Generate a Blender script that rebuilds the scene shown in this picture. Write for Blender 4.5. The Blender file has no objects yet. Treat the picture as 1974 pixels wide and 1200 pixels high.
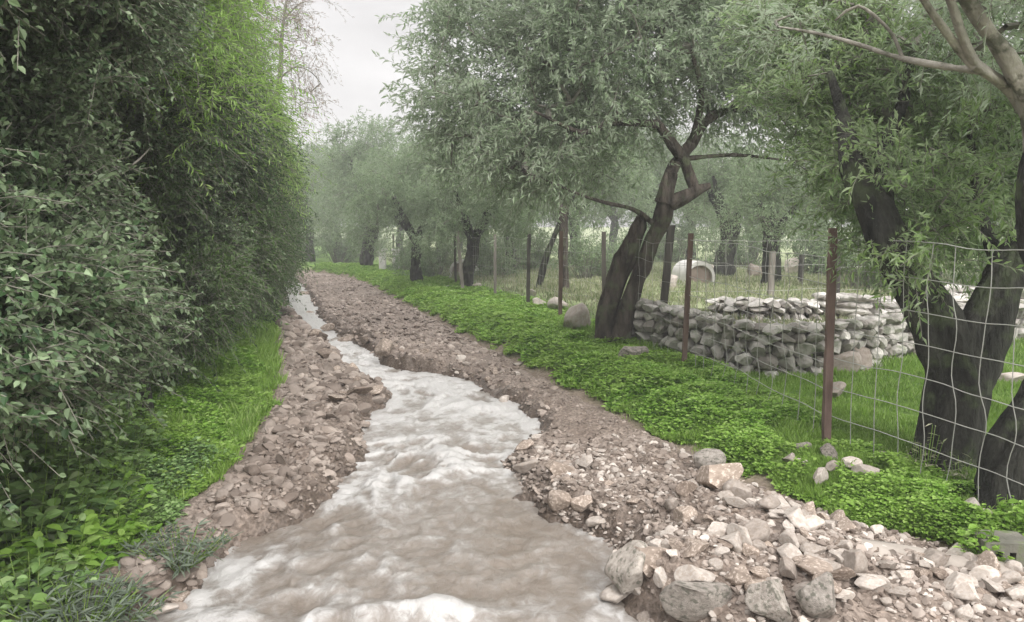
import bpy, math, random
import numpy as np
random.seed(7)
RNG = np.random.default_rng(11)
C = bpy.context.scene.collection
S = bpy.context.scene

# ------------------------------------------------------------------ camera, sky, light
F = 1500.0; CX = 987.0; CY = 600.0; CAMH = 1.55
PITCH = math.atan(145.0 / F)
cam = bpy.data.cameras.new('camera'); camo = bpy.data.objects.new('camera', cam); C.objects.link(camo)
cam.sensor_width = 36; cam.lens = F / 1974 * 36; cam.clip_start = 0.05; cam.clip_end = 3000
camo.location = (0, 0, CAMH); camo.rotation_euler = (math.pi / 2 - PITCH, 0, 0)
S.camera = camo
S.view_settings.view_transform = 'Standard'; S.view_settings.look = 'None'
S.view_settings.gamma = 1; S.view_settings.use_curve_mapping = False
S.view_settings.exposure = 1.22
S.cycles.max_bounces = 10; S.cycles.diffuse_bounces = 6; S.cycles.transmission_bounces = 4
S.cycles.transparent_max_bounces = 4
SUN_EL, SUN_ROT = math.radians(33), math.radians(150)
w = bpy.data.worlds.new('World'); S.world = w; w.use_nodes = True
nt = w.node_tree; N = nt.nodes; L = nt.links; N.clear()
out = N.new('ShaderNodeOutputWorld'); bg = N.new('ShaderNodeBackground'); bg.inputs[1].default_value = 0.15
sky = N.new('ShaderNodeTexSky'); sky.sky_type = 'NISHITA'; sky.sun_disc = False
sky.sun_elevation = SUN_EL; sky.sun_rotation = SUN_ROT; sky.air_density = 1; sky.dust_density = 3
hs = N.new('ShaderNodeHueSaturation'); hs.inputs['Saturation'].default_value = 0.15
tc = N.new('ShaderNodeTexCoord'); mp = N.new('ShaderNodeMapping'); mp.inputs['Scale'].default_value = (1.6, 1.6, 5)
nz = N.new('ShaderNodeTexNoise'); nz.inputs['Scale'].default_value = 1.6; nz.inputs['Detail'].default_value = 5
rp = N.new('ShaderNodeValToRGB'); rp.color_ramp.elements[0].position = .32; rp.color_ramp.elements[1].position = .66
rp.color_ramp.elements[0].color = (.5, .475, .478, 1); rp.color_ramp.elements[1].color = (1.0, .975, .965, 1)
sc = N.new('ShaderNodeVectorMath'); sc.operation = 'SCALE'; sc.inputs['Scale'].default_value = 2.7
sx = N.new('ShaderNodeSeparateXYZ'); mr = N.new('ShaderNodeMapRange')
mr.inputs['From Min'].default_value = .3; mr.inputs['From Max'].default_value = .9
mr.inputs['To Min'].default_value = 1.0; mr.inputs['To Max'].default_value = 5.4
ml = N.new('ShaderNodeVectorMath'); ml.operation = 'SCALE'
mx = N.new('ShaderNodeMix'); mx.data_type = 'RGBA'; mx.inputs[0].default_value = .88
L.new(tc.outputs['Generated'], mp.inputs['Vector']); L.new(mp.outputs[0], nz.inputs['Vector'])
L.new(nz.outputs['Fac'], rp.inputs[0]); L.new(rp.outputs[0], sc.inputs[0])
L.new(tc.outputs['Generated'], sx.inputs[0]); L.new(sx.outputs['Z'], mr.inputs['Value'])
L.new(sc.outputs[0], ml.inputs[0]); L.new(mr.outputs[0], ml.inputs['Scale'])
L.new(sky.outputs[0], hs.inputs['Color']); L.new(hs.outputs[0], mx.inputs[6]); L.new(ml.outputs[0], mx.inputs[7])
L.new(mx.outputs[2], bg.inputs[0]); L.new(bg.outputs[0], out.inputs[0])
sl = bpy.data.lights.new('sun', 'SUN'); sl.energy = 1.5; sl.angle = math.radians(20); sl.color = (1, .98, .955)
slo = bpy.data.objects.new('sun', sl); C.objects.link(slo)
slo.rotation_euler = (math.pi / 2 - SUN_EL, 0, math.radians(25))
slo.location = (0, 0, 30)

# ------------------------------------------------------------------ maths helpers
def _h(ix, iy, iz, seed):
    h = (ix.astype(np.uint32) * np.uint32(374761393) + iy.astype(np.uint32) * np.uint32(668265263)
         + iz.astype(np.uint32) * np.uint32(2147483647) + np.uint32((seed * 974634) & 0xffffffff))
    h = (h ^ (h >> np.uint32(13))) * np.uint32(1274126177)
    h = h ^ (h >> np.uint32(16)); h = h * np.uint32(2246822519); h = h ^ (h >> np.uint32(15))
    return h.astype(np.float64) / 2147483647.5 - 1.0

def vn(x, y, z=0.0, seed=1):
    x, y, z = np.broadcast_arrays(np.asarray(x, float), np.asarray(y, float), np.asarray(z, float))
    fx, fy, fz = np.floor(x), np.floor(y), np.floor(z)
    tx, ty, tz = x - fx, y - fy, z - fz
    ix, iy, iz = (a.astype(np.int64) & 0xffffffff for a in (fx, fy, fz))
    s = lambda t: t * t * t * (t * (t * 6 - 15) + 10)
    tx, ty, tz = s(tx), s(ty), s(tz)
    o = 0
    for a in (0, 1):
        for b in (0, 1):
            for c in (0, 1):
                wgt = (tx if a else 1 - tx) * (ty if b else 1 - ty) * (tz if c else 1 - tz)
                o = o + wgt * _h((ix + a) & 0xffffffff, (iy + b) & 0xffffffff, (iz + c) & 0xffffffff, seed)
    return o

def fbm(x, y, z=0.0, octv=4, seed=1):
    o = 0; a = 1.0; t = 0
    for k in range(octv):
        o = o + a * vn(np.asarray(x) * 2 ** k + 17.3 * k, np.asarray(y) * 2 ** k - 9.1 * k, np.asarray(z) * 2 ** k, seed + k)
        t += a; a *= .5
    return o / t

def ss(a, b, x):
    t = np.clip((np.asarray(x, float) - a) / (b - a), 0, 1); return t * t * (3 - 2 * t)

def nrm(v):
    return v / np.maximum(np.linalg.norm(v, axis=-1, keepdims=True), 1e-9)

CP, SP = math.cos(PITCH), math.sin(PITCH)
def ray(px, py):
    a, b = (px - CX) / F, -(py - CY) / F
    return np.array([a, CP + b * SP, -SP + b * CP])
def at(px, py, z=0.0):
    d = ray(px, py); t = (z - CAMH) / d[2]; return np.array([0, 0, CAMH]) + d * t
def P(px, py, Y):
    d = ray(px, py); return np.array([0, 0, CAMH]) + d * (Y / d[1])

# ------------------------------------------------------------------ terrain functions (u = distance across the lane)
K = .295
def uL(y): return np.interp(y, [0, 2, 3.1, 4, 5.1, 7, 28, 34, 40], [-1.3, -1.0, -.85, -.6, -.3, -.1, -.1, -1.6, -6])
def uR(y): return np.interp(y, [0, 2, 3.6, 3.9, 5, 26, 30, 33, 36, 40], [3.9, 3.6, 3.25, 2.9, 2.73, 2.65, 2.1, 1.1, -.5, -3])
def fence_u(y): return np.interp(y, [0, 2.9, 5.3, 7.5, 13.9, 30], [3.55, 3.62, 3.69, 3.87, 4.2, 4.3])
def wall_y(x): return np.interp(x, [.9, 1.5, 1.95, 2.5, 3.4, 4.9, 9], [9.9, 8.9, 8.15, 7.75, 8.0, 9.2, 11])
ROWS = [(528, 528, 556), (560, 545, 594), (600, 561, 612), (640, 602, 645), (672, 640, 716), (695, 650, 722), (722, 690, 880), (735, 720, 915),
        (760, 745, 965), (800, 722, 1035), (830, 712, 1030), (880, 690, 985), (930, 655, 1000), (980, 605, 1060),
        (1030, 480, 1175), (1080, 430, 1190), (1120, 400, 1165), (1160, 330, 1200), (1200, 240, 1270)]
_wy = []; _wl = []; _wr = []
for y_, a_, b_ in ROWS:
    pa, pb = at(a_, y_, -.03), at(b_, y_, -.03); _wy.append(pa[1]); _wl.append(pa[0]); _wr.append(pb[0])
_wy, _wl, _wr = (np.array(v[::-1]) for v in (_wy, _wl, _wr))
def XL(y): return np.where(y < _wy[0], _wl[0] - (np.asarray(y) - _wy[0]) * .1, np.interp(y, _wy, _wl))
def XR(y): return np.where(y < _wy[0], _wr[0] - (np.asarray(y) - _wy[0]) * .25, np.interp(y, _wy, _wr))
HEAPS = [(1320, 990, .10, .35), (1480, 1060, .12, .4), (1650, 1150, .12, .4), (1330, 1120, .12, .28), (1180, 880, .05, .5), (1090, 960, .05, .25),
         (640, 780, .05, .5), (700, 755, .07, .3), (610, 660, .07, .6), (690, 650, .10, .7), (760, 700, .06, .5), (560, 880, .05, .4), (330, 1120, .05, .3)]
HEAPS = [(*at(a, b, 0)[:2], c, d) for a, b, c, d in HEAPS]
def lane_z(x, y):
    x, y = np.asarray(x, float), np.asarray(y, float)
    u = x + K * y
    z = .03 * fbm(x * 1.3, y * .8, 0, 3, 3) + .034 * fbm(x * 6, y * 4, 0, 3, 5) + .008 * vn(x * 25, y * 22, 0, 8)
    for hx, hy, a, r in HEAPS: z = z + a * np.exp(-((x - hx) ** 2 + (y - hy) ** 2) / (r * r))
    wob = .1 * fbm(x * 4, y * 3, 0, 2, 12) + .05 * fbm(x * 14, y * 10, 0, 2, 13)
    e = np.minimum(x - XL(y), XR(y) - x) + wob
    k = ss(-.2, .2, e)
    z = z * (1 - .6 * k) - .24 * k + .05 * (1 - k)
    d = np.minimum(u - uL(y), uR(y) - u)
    return z - .35 * ss(.02, -.4, d)
def ground_z(x, y):
    x, y = np.asarray(x, float), np.asarray(y, float)
    u = x + K * y; l, r = uL(y), uR(y)
    zv = np.interp(y, [0, 3, 5, 7, 10, 60], [.06, .08, .10, .22, .28, .3])
    wob = .1 * fbm(x * 2.5, y * 2.5, 0, 3, 21)
    right = zv * ss(-.1, .55, u - r + wob) + .02
    left = .16 * ss(.1, -1.3, u - l + wob) + .02
    z = np.where(u > (l + r) / 2, right, left)
    z = z + .03 * fbm(x * 1.1, y * 1.1, 0, 4, 31)
    zf = np.interp(y, [0, 7, 9, 14, 60], [.08, .1, .14, .28, .3]); z = z + (zf - zv) * ss(.1, .8, u - fence_u(y)) * (u > 2)
    terr = ss(.1, .45, y - wall_y(x)) * ss(4.2, 4.7, u)
    z = z + (.46 - zf) * terr
    z = z + .012 * np.maximum(y - 50, 0) + .03 * fbm(x * .1, y * .1, 0, 3, 33) * ss(20, 60, np.abs(y))
    d = np.minimum(u - l, r - u)
    return z - .45 * ss(.05, .5, d) * ss(46, 40, y)
def surf(x, y): return np.maximum(ground_z(x, y), lane_z(x, y))
_T = np.geomspace(1.5, 120, 3000)
def hit(px, py):
    d = ray(px, py); p = np.array([0, 0, CAMH]) + _T[:, None] * d
    below = p[:, 2] < surf(p[:, 0], p[:, 1])
    i = int(np.argmax(below)) if below.any() else len(_T) - 1
    return np.array([p[i, 0], p[i, 1], float(surf(p[i, 0], p[i, 1]))])

# ------------------------------------------------------------------ object helpers
def link_mesh(name, V, Fq, mat, parent=None, smooth=False, attr=None):
    V = np.asarray(V, np.float32); me = bpy.data.meshes.new(name)
    if isinstance(Fq, np.ndarray): groups = [Fq]
    else: groups = [np.asarray(f) for f in Fq if len(f)]
    me.vertices.add(len(V)); me.vertices.foreach_set('co', V.ravel())
    li = np.concatenate([g.ravel() for g in groups]).astype(np.int32)
    tot = np.concatenate([np.full(len(g), g.shape[1]) for g in groups]).astype(np.int32)
    st = np.concatenate([[0], np.cumsum(tot)[:-1]]).astype(np.int32)
    me.loops.add(len(li)); me.loops.foreach_set('vertex_index', li)
    me.polygons.add(len(tot)); me.polygons.foreach_set('loop_start', st); me.polygons.foreach_set('loop_total', tot)
    me.polygons.foreach_set('use_smooth', np.full(len(tot), smooth))
    for k, v in (attr or {}).items():
        a = me.attributes.new(k, 'FLOAT', 'POINT'); a.data.foreach_set('value', np.asarray(v, np.float32))
    me.update(calc_edges=True); me.validate()
    if mat: me.materials.append(mat)
    o = bpy.data.objects.new(name, me); C.objects.link(o)
    if parent: o.parent = parent
    return o
def tag(o, label=None, cat=None, group=None, kind=None):
    if label: o['label'] = label
    if cat: o['category'] = cat
    if group: o['group'] = group
    if kind: o['kind'] = kind
    return o
def thing(name, label, cat, loc=(0, 0, 0), group=None, rz=0, scale=1):
    o = bpy.data.objects.new(name, None); C.objects.link(o); o.location = [float(v) for v in loc]
    o.rotation_euler = (0, 0, rz); o.scale = (scale,) * 3; o.empty_display_size = .1
    return tag(o, label, cat, group)
def dup(root, loc, rz, scale, label, group=None, mats=None):
    r = root.copy(); C.objects.link(r); r.location = [float(v) for v in loc]; r.rotation_euler = (0, 0, rz)
    r.scale = scale if hasattr(scale, '__len__') else (scale,) * 3
    r['label'] = label
    if group: r['group'] = group
    for ch in list(root.children):
        c = ch.copy(); C.objects.link(c); c.parent = r
    return r
class MB:
    def __init__(s): s.v = []; s.f = {}; s.n = 0
    def add(s, V, *Fs):
        V = np.asarray(V, float)
        for f in Fs:
            f = np.asarray(f)
            if len(f): s.f.setdefault(f.shape[1], []).append(f + s.n)
        s.v.append(V); s.n += len(V)
    def build(s, name, mat, parent=None, smooth=False, origin=None):
        V = np.concatenate(s.v)
        if origin is not None: V = V - np.asarray(origin)
        return link_mesh(name, V, [np.concatenate(x) for x in s.f.values()], mat, parent, smooth)

# ------------------------------------------------------------------ material helpers
def nmat(name):
    m = bpy.data.materials.new(name); m.use_nodes = True; t = m.node_tree; t.nodes.clear()
    o = t.nodes.new('ShaderNodeOutputMaterial'); b = t.nodes.new('ShaderNodeBsdfPrincipled')
    t.links.new(b.outputs[0], o.inputs[0]); return m, t, b, o
def ramp(t, stops):
    r = t.nodes.new('ShaderNodeValToRGB'); e = r.color_ramp.elements
    while len(e) < len(stops): e.new(.5)
    for i, (p, c) in enumerate(stops): e[i].position = p; e[i].color = (*c, 1)
    return r
def noise(t, scale, detail=4, stretch=None, rough=.55):
    tc = t.nodes.new('ShaderNodeTexCoord'); n = t.nodes.new('ShaderNodeTexNoise')
    n.inputs['Scale'].default_value = scale; n.inputs['Detail'].default_value = detail; n.inputs['Roughness'].default_value = rough
    if stretch:
        m = t.nodes.new('ShaderNodeMapping'); m.inputs['Scale'].default_value = stretch
        t.links.new(tc.outputs['Object'], m.inputs[0]); t.links.new(m.outputs[0], n.inputs['Vector'])
    else: t.links.new(tc.outputs['Object'], n.inputs['Vector'])
    return n
def mixc(t, f, a, b, mode='MIX'):
    m = t.nodes.new('ShaderNodeMix'); m.data_type = 'RGBA'; m.blend_type = mode
    for k, v in ((0, f), (6, a), (7, b)):
        if hasattr(v, 'is_output'): t.links.new(v, m.inputs[k])
        elif k == 0: m.inputs[0].default_value = v
        else: m.inputs[k].default_value = (*v, 1)
    return m.outputs[2]
def bump(t, b, h, strength, dist=.02):
    n = t.nodes.new('ShaderNodeBump'); n.inputs['Strength'].default_value = strength; n.inputs['Distance'].default_value = dist
    t.links.new(h, n.inputs['Height']); t.links.new(n.outputs[0], b.inputs['Normal'])
def rough_mat(name, c1, c2, scale=8, rough=.85, bs=.5, bscale=40, bdist=.01, stretch=None, vary=None, spots=None):
    m, t, b, o = nmat(name)
    n = noise(t, scale, 6, stretch); r = ramp(t, [(.3, c1), (.7, c2)]); t.links.new(n.outputs['Fac'], r.inputs[0])
    col = r.outputs[0]
    if spots:
        n2 = noise(t, spots[1], 5); r2 = ramp(t, [(.52, (0, 0, 0)), (.62, (1, 1, 1))]); t.links.new(n2.outputs['Fac'], r2.inputs[0])
        col = mixc(t, r2.outputs[0], col, spots[0])
    if vary:
        src = (t.nodes.new('ShaderNodeNewGeometry').outputs['Random Per Island'] if vary == 'island'
               else t.nodes.new('ShaderNodeObjectInfo').outputs['Random'])
        rv = ramp(t, [(0, (.6, .57, .55)), (.35, (.85, .84, .83)), (.7, (1.05, 1.05, 1.05)), (1, (1.3, 1.29, 1.28))]); t.links.new(src, rv.inputs[0])
        col = mixc(t, 1.0, col, rv.outputs[0], 'MULTIPLY')
    t.links.new(col, b.inputs['Base Color']); b.inputs['Roughness'].default_value = rough
    b.inputs['Specular IOR Level'].default_value = .25
    n3 = noise(t, bscale, 6, stretch); bump(t, b, n3.outputs['Fac'], bs, bdist)
    return m
def leaf_mat(name, cols, back=None, transl=.3, rough=.5, patch=None, spec=.3):
    m, t, b, o = nmat(name)
    g = t.nodes.new('ShaderNodeNewGeometry')
    r = ramp(t, [(i / max(1, len(cols) - 1), c) for i, c in enumerate(cols)]); t.links.new(g.outputs['Random Per Island'], r.inputs[0])
    col = r.outputs[0]
    if patch:
        n = noise(t, patch[1], 3); rr = ramp(t, [(.38, (0, 0, 0)), (.62, (1, 1, 1))]); t.links.new(n.outputs['Fac'], rr.inputs[0])
        col = mixc(t, rr.outputs[0], col, mixc(t, .6, col, patch[0]))
    if back: col = mixc(t, g.outputs['Backfacing'], col, mixc(t, .7, col, back))
    t.links.new(col, b.inputs['Base Color']); b.inputs['Roughness'].default_value = rough
    b.inputs['Specular IOR Level'].default_value = spec
    tr = t.nodes.new('ShaderNodeBsdfTranslucent'); t.links.new(col, tr.inputs[0])
    ms = t.nodes.new('ShaderNodeMixShader'); ms.inputs[0].default_value = transl
    t.links.new(b.outputs[0], ms.inputs[1]); t.links.new(tr.outputs[0], ms.inputs[2]); t.links.new(ms.outputs[0], o.inputs[0])
    return m
M = {}
M['olive'] = leaf_mat('olive_leaves', [(.19, .27, .14), (.27, .37, .21), (.36, .46, .29), (.47, .55, .41)], (.42, .48, .37), .55, .55, ((.2, .25, .16), .9))
M['olive_green'] = leaf_mat('green_olive_leaves', [(.12, .2, .08), (.2, .31, .125), (.29, .41, .18), (.42, .52, .3)], (.36, .44, .28), .55, .5, ((.22, .32, .08), 1.6))
M['olive_far'] = leaf_mat('pale_olive_leaves', [(.11, .175, .07), (.165, .245, .11), (.22, .3, .155), (.29, .365, .22)], (.3, .38, .25), .45, .6)
M['bark'] = rough_mat('olive_bark', (.014, .012, .01), (.125, .104, .088), 10, .95, 1, 28, .06, (1, 1, .3), None, ((.09, .1, .06), 5))
M['bark_dark'] = rough_mat('dark_olive_bark', (.008, .009, .007), (.055, .054, .045), 9, .95, 1, 30, .06, (1, 1, .3), None, ((.06, .075, .04), 5))
M['bark_pale'] = rough_mat('pale_smooth_bark', (.13, .12, .1), (.38, .355, .31), 6, .9, .8, 40, .02, (1, 1, .6), None, ((.1, .1, .075), 9))
M['twig'] = rough_mat('twig_bark', (.11, .105, .085), (.24, .23, .195), 12, .9, .3, 40, .004)
M['bramble'] = leaf_mat('bramble_leaves', [(.02, .046, .018), (.045, .09, .035), (.08, .138, .058), (.14, .21, .1), (.31, .4, .24)], (.17, .225, .13), .15, .45, ((.12, .15, .085), 1.3), .3)
M['feather'] = leaf_mat('feathery_leaves', [(.13, .225, .055), (.2, .33, .085), (.29, .44, .13), (.42, .55, .22)], None, .45, .55, ((.26, .42, .08), .8))
M['darkshrub'] = leaf_mat('dark_shrub_leaves', [(.018, .043, .015), (.036, .078, .027), (.07, .128, .045), (.14, .215, .09)], None, .2, .5, ((.09, .14, .04), .7))
M['weed'] = leaf_mat('weed_leaves', [(.08, .15, .055), (.14, .25, .08), (.22, .36, .12), (.36, .5, .22)], (.18, .22, .12), .25, .45, ((.17, .27, .06), 2.2))
M['clover'] = leaf_mat('clover_leaves', [(.12, .245, .03), (.185, .355, .045), (.26, .45, .07), (.4, .56, .18)], None, .4, .6, ((.27, .4, .085), 1.6))
M['grass'] = leaf_mat('grass_blades', [(.11, .2, .032), (.165, .29, .048), (.23, .37, .075), (.36, .46, .17)], None, .35, .5, ((.22, .36, .06), .8))
M['drygrass'] = leaf_mat('dry_grass_blades', [(.16, .21, .09), (.24, .29, .14), (.34, .34, .22), (.4, .39, .29)], None, .3, .6)
M['silver'] = leaf_mat('silvery_leaves', [(.1, .13, .095), (.15, .19, .135), (.21, .25, .185)], None, .25, .6)
M['pinktwig'] = leaf_mat('pinkish_leaves', [(.26, .2, .17), (.34, .28, .24), (.22, .23, .15)], None, .3, .6)
M['stone_pale'] = rough_mat('pale_stone', (.33, .29, .255), (.52, .475, .43), 3, .85, .35, 30, .008, None, 'object', ((.36, .31, .265), 4))
M['stone_brown'] = rough_mat('brown_stone', (.19, .15, .12), (.32, .265, .22), 3, .85, .35, 30, .008, None, 'object', ((.46, .39, .335), 5))
M['stone_grey'] = rough_mat('grey_stone', (.2, .178, .155), (.41, .375, .335), 5, .8, .7, 26, .014, None, 'object', ((.14, .135, .11), 4))
M['wall_grey'] = rough_mat('dry_stone_grey', (.27, .255, .235), (.52, .5, .465), 5, .9, .7, 30, .015, None, 'island', ((.2, .21, .165), 8))
M['wall_pale'] = rough_mat('dry_stone_pale', (.42, .4, .375), (.68, .655, .62), 5, .9, .6, 30, .012, None, 'island', ((.33, .33, .28), 8))
M['gravel'] = rough_mat('gravel_chips', (.16, .128, .106), (.35, .302, .265), 4, .85, .4, 50, .006, None, 'island')
M['stone_chip'] = rough_mat('pale_stone_chips', (.34, .3, .265), (.52, .475, .43), 4, .85, .35, 40, .006, None, 'island')
M['concrete'] = rough_mat('concrete', (.26, .23, .2), (.38, .34, .3), 5, .9, .4, 60, .006)
M['block'] = rough_mat('mossy_concrete', (.1, .1, .08), (.2, .19, .16), 9, .95, .7, 50, .008, None, None, ((.12, .15, .07), 8))
M['rust'] = rough_mat('rusty_metal', (.085, .055, .045), (.2, .14, .12), 14, .8, .5, 60, .004, (1, 1, .25))
M['darkpost'] = rough_mat('dark_weathered_post', (.035, .034, .03), (.1, .09, .08), 14, .9, .5, 60, .004, (1, 1, .2))
M['greypost'] = rough_mat('grey_weathered_wood', (.13, .115, .1), (.28, .255, .23), 14, .9, .5, 60, .004, (1, 1, .15))
M['white'] = rough_mat('whitewash', (.5, .48, .46), (.68, .66, .64), 4, .9, .3, 30, .006)
M['brownwall'] = rough_mat('brown_plaster', (.2, .155, .13), (.33, .27, .235), 6, .9, .4, 30, .006)
M['soil'] = rough_mat('dark_soil', (.1, .08, .06), (.2, .165, .13), 6, .95, .6, 30, .02)
m, t, b, o = nmat('galvanised_wire'); b.inputs['Base Color'].default_value = (.36, .36, .335, 1); b.inputs['Roughness'].default_value = .55; b.inputs['Metallic'].default_value = .25; M['wire'] = m

# ground material: soil with grass-green patches
m, t, b, o = nmat('field_ground')
a = t.nodes.new('ShaderNodeAttribute'); a.attribute_name = 'green'
n1 = noise(t, 2.2, 6); n2 = noise(t, 26, 5)
r1 = ramp(t, [(.3, (.11, .085, .06)), (.7, (.25, .2, .155))]); t.links.new(n2.outputs['Fac'], r1.inputs[0])
r2 = ramp(t, [(.3, (.07, .15, .02)), (.5, (.12, .22, .03)), (.72, (.18, .28, .06))]); t.links.new(n1.outputs['Fac'], r2.inputs[0])
c = mixc(t, a.outputs['Fac'], r1.outputs[0], r2.outputs[0])
a2 = t.nodes.new('ShaderNodeAttribute'); a2.attribute_name = 'dry'
r3 = ramp(t, [(.3, (.19, .24, .1)), (.55, (.27, .31, .16)), (.75, (.42, .39, .3))]); t.links.new(n1.outputs['Fac'], r3.inputs[0])
c = mixc(t, a2.outputs['Fac'], c, r3.outputs[0])
t.links.new(c, b.inputs['Base Color']); b.inputs['Roughness'].default_value = .95; bump(t, b, n2.outputs['Fac'], .7, .03); M['ground'] = m
# lane material: wet mud and grit
m, t, b, o = nmat('lane_mud')
n1 = noise(t, 1.6, 5); n2 = noise(t, 42, 6, (1, .7, 1)); n3 = noise(t, 9, 5)
r1 = ramp(t, [(.3, (.185, .145, .118)), (.7, (.31, .26, .222))]); t.links.new(n1.outputs['Fac'], r1.inputs[0])
r2 = ramp(t, [(.42, (.62, .6, .58)), (.56, (1, 1, 1)), (.68, (1.3, 1.28, 1.26))]); t.links.new(n2.outputs['Fac'], r2.inputs[0])
r3 = ramp(t, [(.35, (.8, .77, .75)), (.65, (1.1, 1.1, 1.1))]); t.links.new(n3.outputs['Fac'], r3.inputs[0])
c = mixc(t, 1, mixc(t, 1, r1.outputs[0], r2.outputs[0], 'MULTIPLY'), r3.outputs[0], 'MULTIPLY')
wa = t.nodes.new('ShaderNodeAttribute'); wa.attribute_name = 'wet'; c = mixc(t, wa.outputs['Fac'], c, mixc(t, 1, c, (.52, .5, .48), 'MULTIPLY'))
rm = t.nodes.new('ShaderNodeMapRange'); rm.inputs['To Min'].default_value = .75; rm.inputs['To Max'].default_value = .3; t.links.new(wa.outputs['Fac'], rm.inputs['Value']); t.links.new(rm.outputs[0], b.inputs['Roughness'])
t.links.new(c, b.inputs['Base Color']); b.inputs['Specular IOR Level'].default_value = .35
bump(t, b, n2.outputs['Fac'], .8, .025); M['lane'] = m
# water: silty brown with churned foam
m, t, b, o = nmat('muddy_water')
a = t.nodes.new('ShaderNodeAttribute'); a.attribute_name = 'foam'
n1 = noise(t, 10, 9, (1, .7, 1), .74); n2 = noise(t, 2.2, 5, (1, .6, 1)); n1.inputs['Distortion'].default_value = 1.2; n2.inputs['Distortion'].default_value = .8
add = t.nodes.new('ShaderNodeMath'); add.operation = 'MULTIPLY_ADD'; t.links.new(n1.outputs['Fac'], add.inputs[0]); add.inputs[1].default_value = .9
t.links.new(a.outputs['Fac'], add.inputs[2])
add2 = t.nodes.new('ShaderNodeMath'); add2.operation = 'MULTIPLY_ADD'; t.links.new(n2.outputs['Fac'], add2.inputs[0]); add2.inputs[1].default_value = .5
t.links.new(add.outputs[0], add2.inputs[2])
r = ramp(t, [(.38, (.175, .145, .118)), (.5, (.205, .178, .152)), (.6, (.25, .226, .203)), (.68, (.33, .313, .293)), (.77, (.47, .46, .445))])
mm = t.nodes.new('ShaderNodeMath'); mm.operation = 'MULTIPLY'; mm.inputs[1].default_value = .8; t.links.new(add2.outputs[0], mm.inputs[0])
t.links.new(mm.outputs[0], r.inputs[0]); t.links.new(r.outputs[0], b.inputs['Base Color'])
b.inputs['Roughness'].default_value = .32; b.inputs['Specular IOR Level'].default_value = .4
n3 = noise(t, 20, 8, (1, .6, 1), .65); n3.inputs['Distortion'].default_value = 1; bump(t, b, n3.outputs['Fac'], .55, .022); M['water'] = m

# ------------------------------------------------------------------ the setting
def axis(segs):
    o = []
    for a, b, d in segs: o += list(np.arange(a, b, d))
    return np.array(o + [segs[-1][1]])
def grid(xs, ys):
    X, Y = np.meshgrid(xs, ys); n, mm_ = X.shape
    i = np.arange(n * mm_).reshape(n, mm_)
    return X, Y, np.stack([i[:-1, :-1], i[:-1, 1:], i[1:, 1:], i[1:, :-1]], -1).reshape(-1, 4)
xs = axis([(-900, -100, 100), (-100, -30, 10), (-30, -14, .8), (-14, -8, .15), (-8, 6, .07), (6, 14, .2), (14, 30, .8), (30, 100, 10), (100, 900, 100)])
ys = axis([(-60, -10, 5), (-10, 1, .5), (1, 14, .07), (14, 40, .2), (40, 80, 1), (80, 200, 10), (200, 1500, 100)])
X, Y, Fq = grid(xs, ys); Z = ground_z(X, Y); U = X + K * Y
green = ss(.05, .3, U - uR(Y) + .15 * fbm(X * 3, Y * 3, 0, 3, 41)) + ss(-.05, -.3, U - uL(Y) + .15 * fbm(X * 3, Y * 3, 0, 3, 42)) * .55
dry = ss(0, .6, Y - wall_y(X)) * ss(4.2, 4.9, U)
ground = link_mesh('ground', np.stack([X, Y, Z], -1).reshape(-1, 3), Fq, M['ground'], None, True, {'green': np.clip(green, 0, 1).ravel(), 'dry': dry.ravel()})
tag(ground, 'grassy field and banks either side of the flooded lane', 'ground', kind='structure')
us = axis([(-1.9, 4.3, .035)]); ys = axis([(.6, 8, .035), (8, 16, .07), (16, 44, .16)])
Ug, Yg, Fq = grid(us, ys); sh = np.where(Yg > 27, uR(Yg) - 2.65, 0); Xg = Ug - K * Yg + sh * 1.0
lane = link_mesh('lane', np.stack([Xg, Yg, lane_z(Xg, Yg)], -1).reshape(-1, 3), Fq, M['lane'], None, True, {'wet': ss(-.2, -.02, np.minimum(Xg - XL(Yg), XR(Yg) - Xg) + .08 * fbm(Xg * 5, Yg * 4, 0, 2, 88)).ravel()})
tag(lane, 'brown stony mud lane washed out by flood water', 'lane', kind='structure')
ts = np.linspace(-.14, 1.14, 90); ys = axis([(.6, 6, .025), (6, 12, .04), (12, 40, .12)])
Tg, Yg, Fq = grid(ts, ys); l_, r_ = XL(Yg), XR(Yg); Xg = l_ + Tg * (r_ - l_)
inn = ss(-.02, .22, Tg) * ss(1.02, .78, Tg)
amp = np.interp(Yg, [0, 3.2, 4.6, 7.5, 11, 40], [1.2, 1.2, 1.0, .85, .45, .25])
wx = Xg + .22 * fbm(Xg * 1.6, Yg * 1.2, 0, 3, 55); wy_ = Yg + .3 * fbm(Xg * 1.6, Yg * 1.2, 0, 3, 56)
big = fbm(wx * 2.4, wy_ * 1.9, 0, 2, 51); ridge = 1 - np.abs(fbm(wx * 4.2, wy_ * 3.4, 0, 3, 52)) * 3
small = fbm(wx * 11, wy_ * 8, 0, 4, 61)
calm = ss(.1, -.4, vn(Xg * 1.1, Yg * .9, 0, 71) - ss(.55, .85, Tg) * .35 * (Yg < 4.6))
hgt = (.045 * big + .024 * np.clip(ridge, -.5, 1) + .024 * small) * amp * (.3 + .7 * (1 - calm)) * (.35 + .65 * inn)
front = .085 * np.exp(-((Yg - 3.2 - .1 * vn(Xg * 2.2, 0, 0, 91) - .04 * vn(Xg * 7, 0, 0, 92)) / .1) ** 2) * inn * (.6 + .4 * vn(Xg * 3, 3, 0, 93))
Zw = -.07 + hgt + front + .007 * vn(Xg * 24, Yg * 20, 0, 77) + .004 * vn(Xg * 50, Yg * 42, 0, 78)
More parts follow.
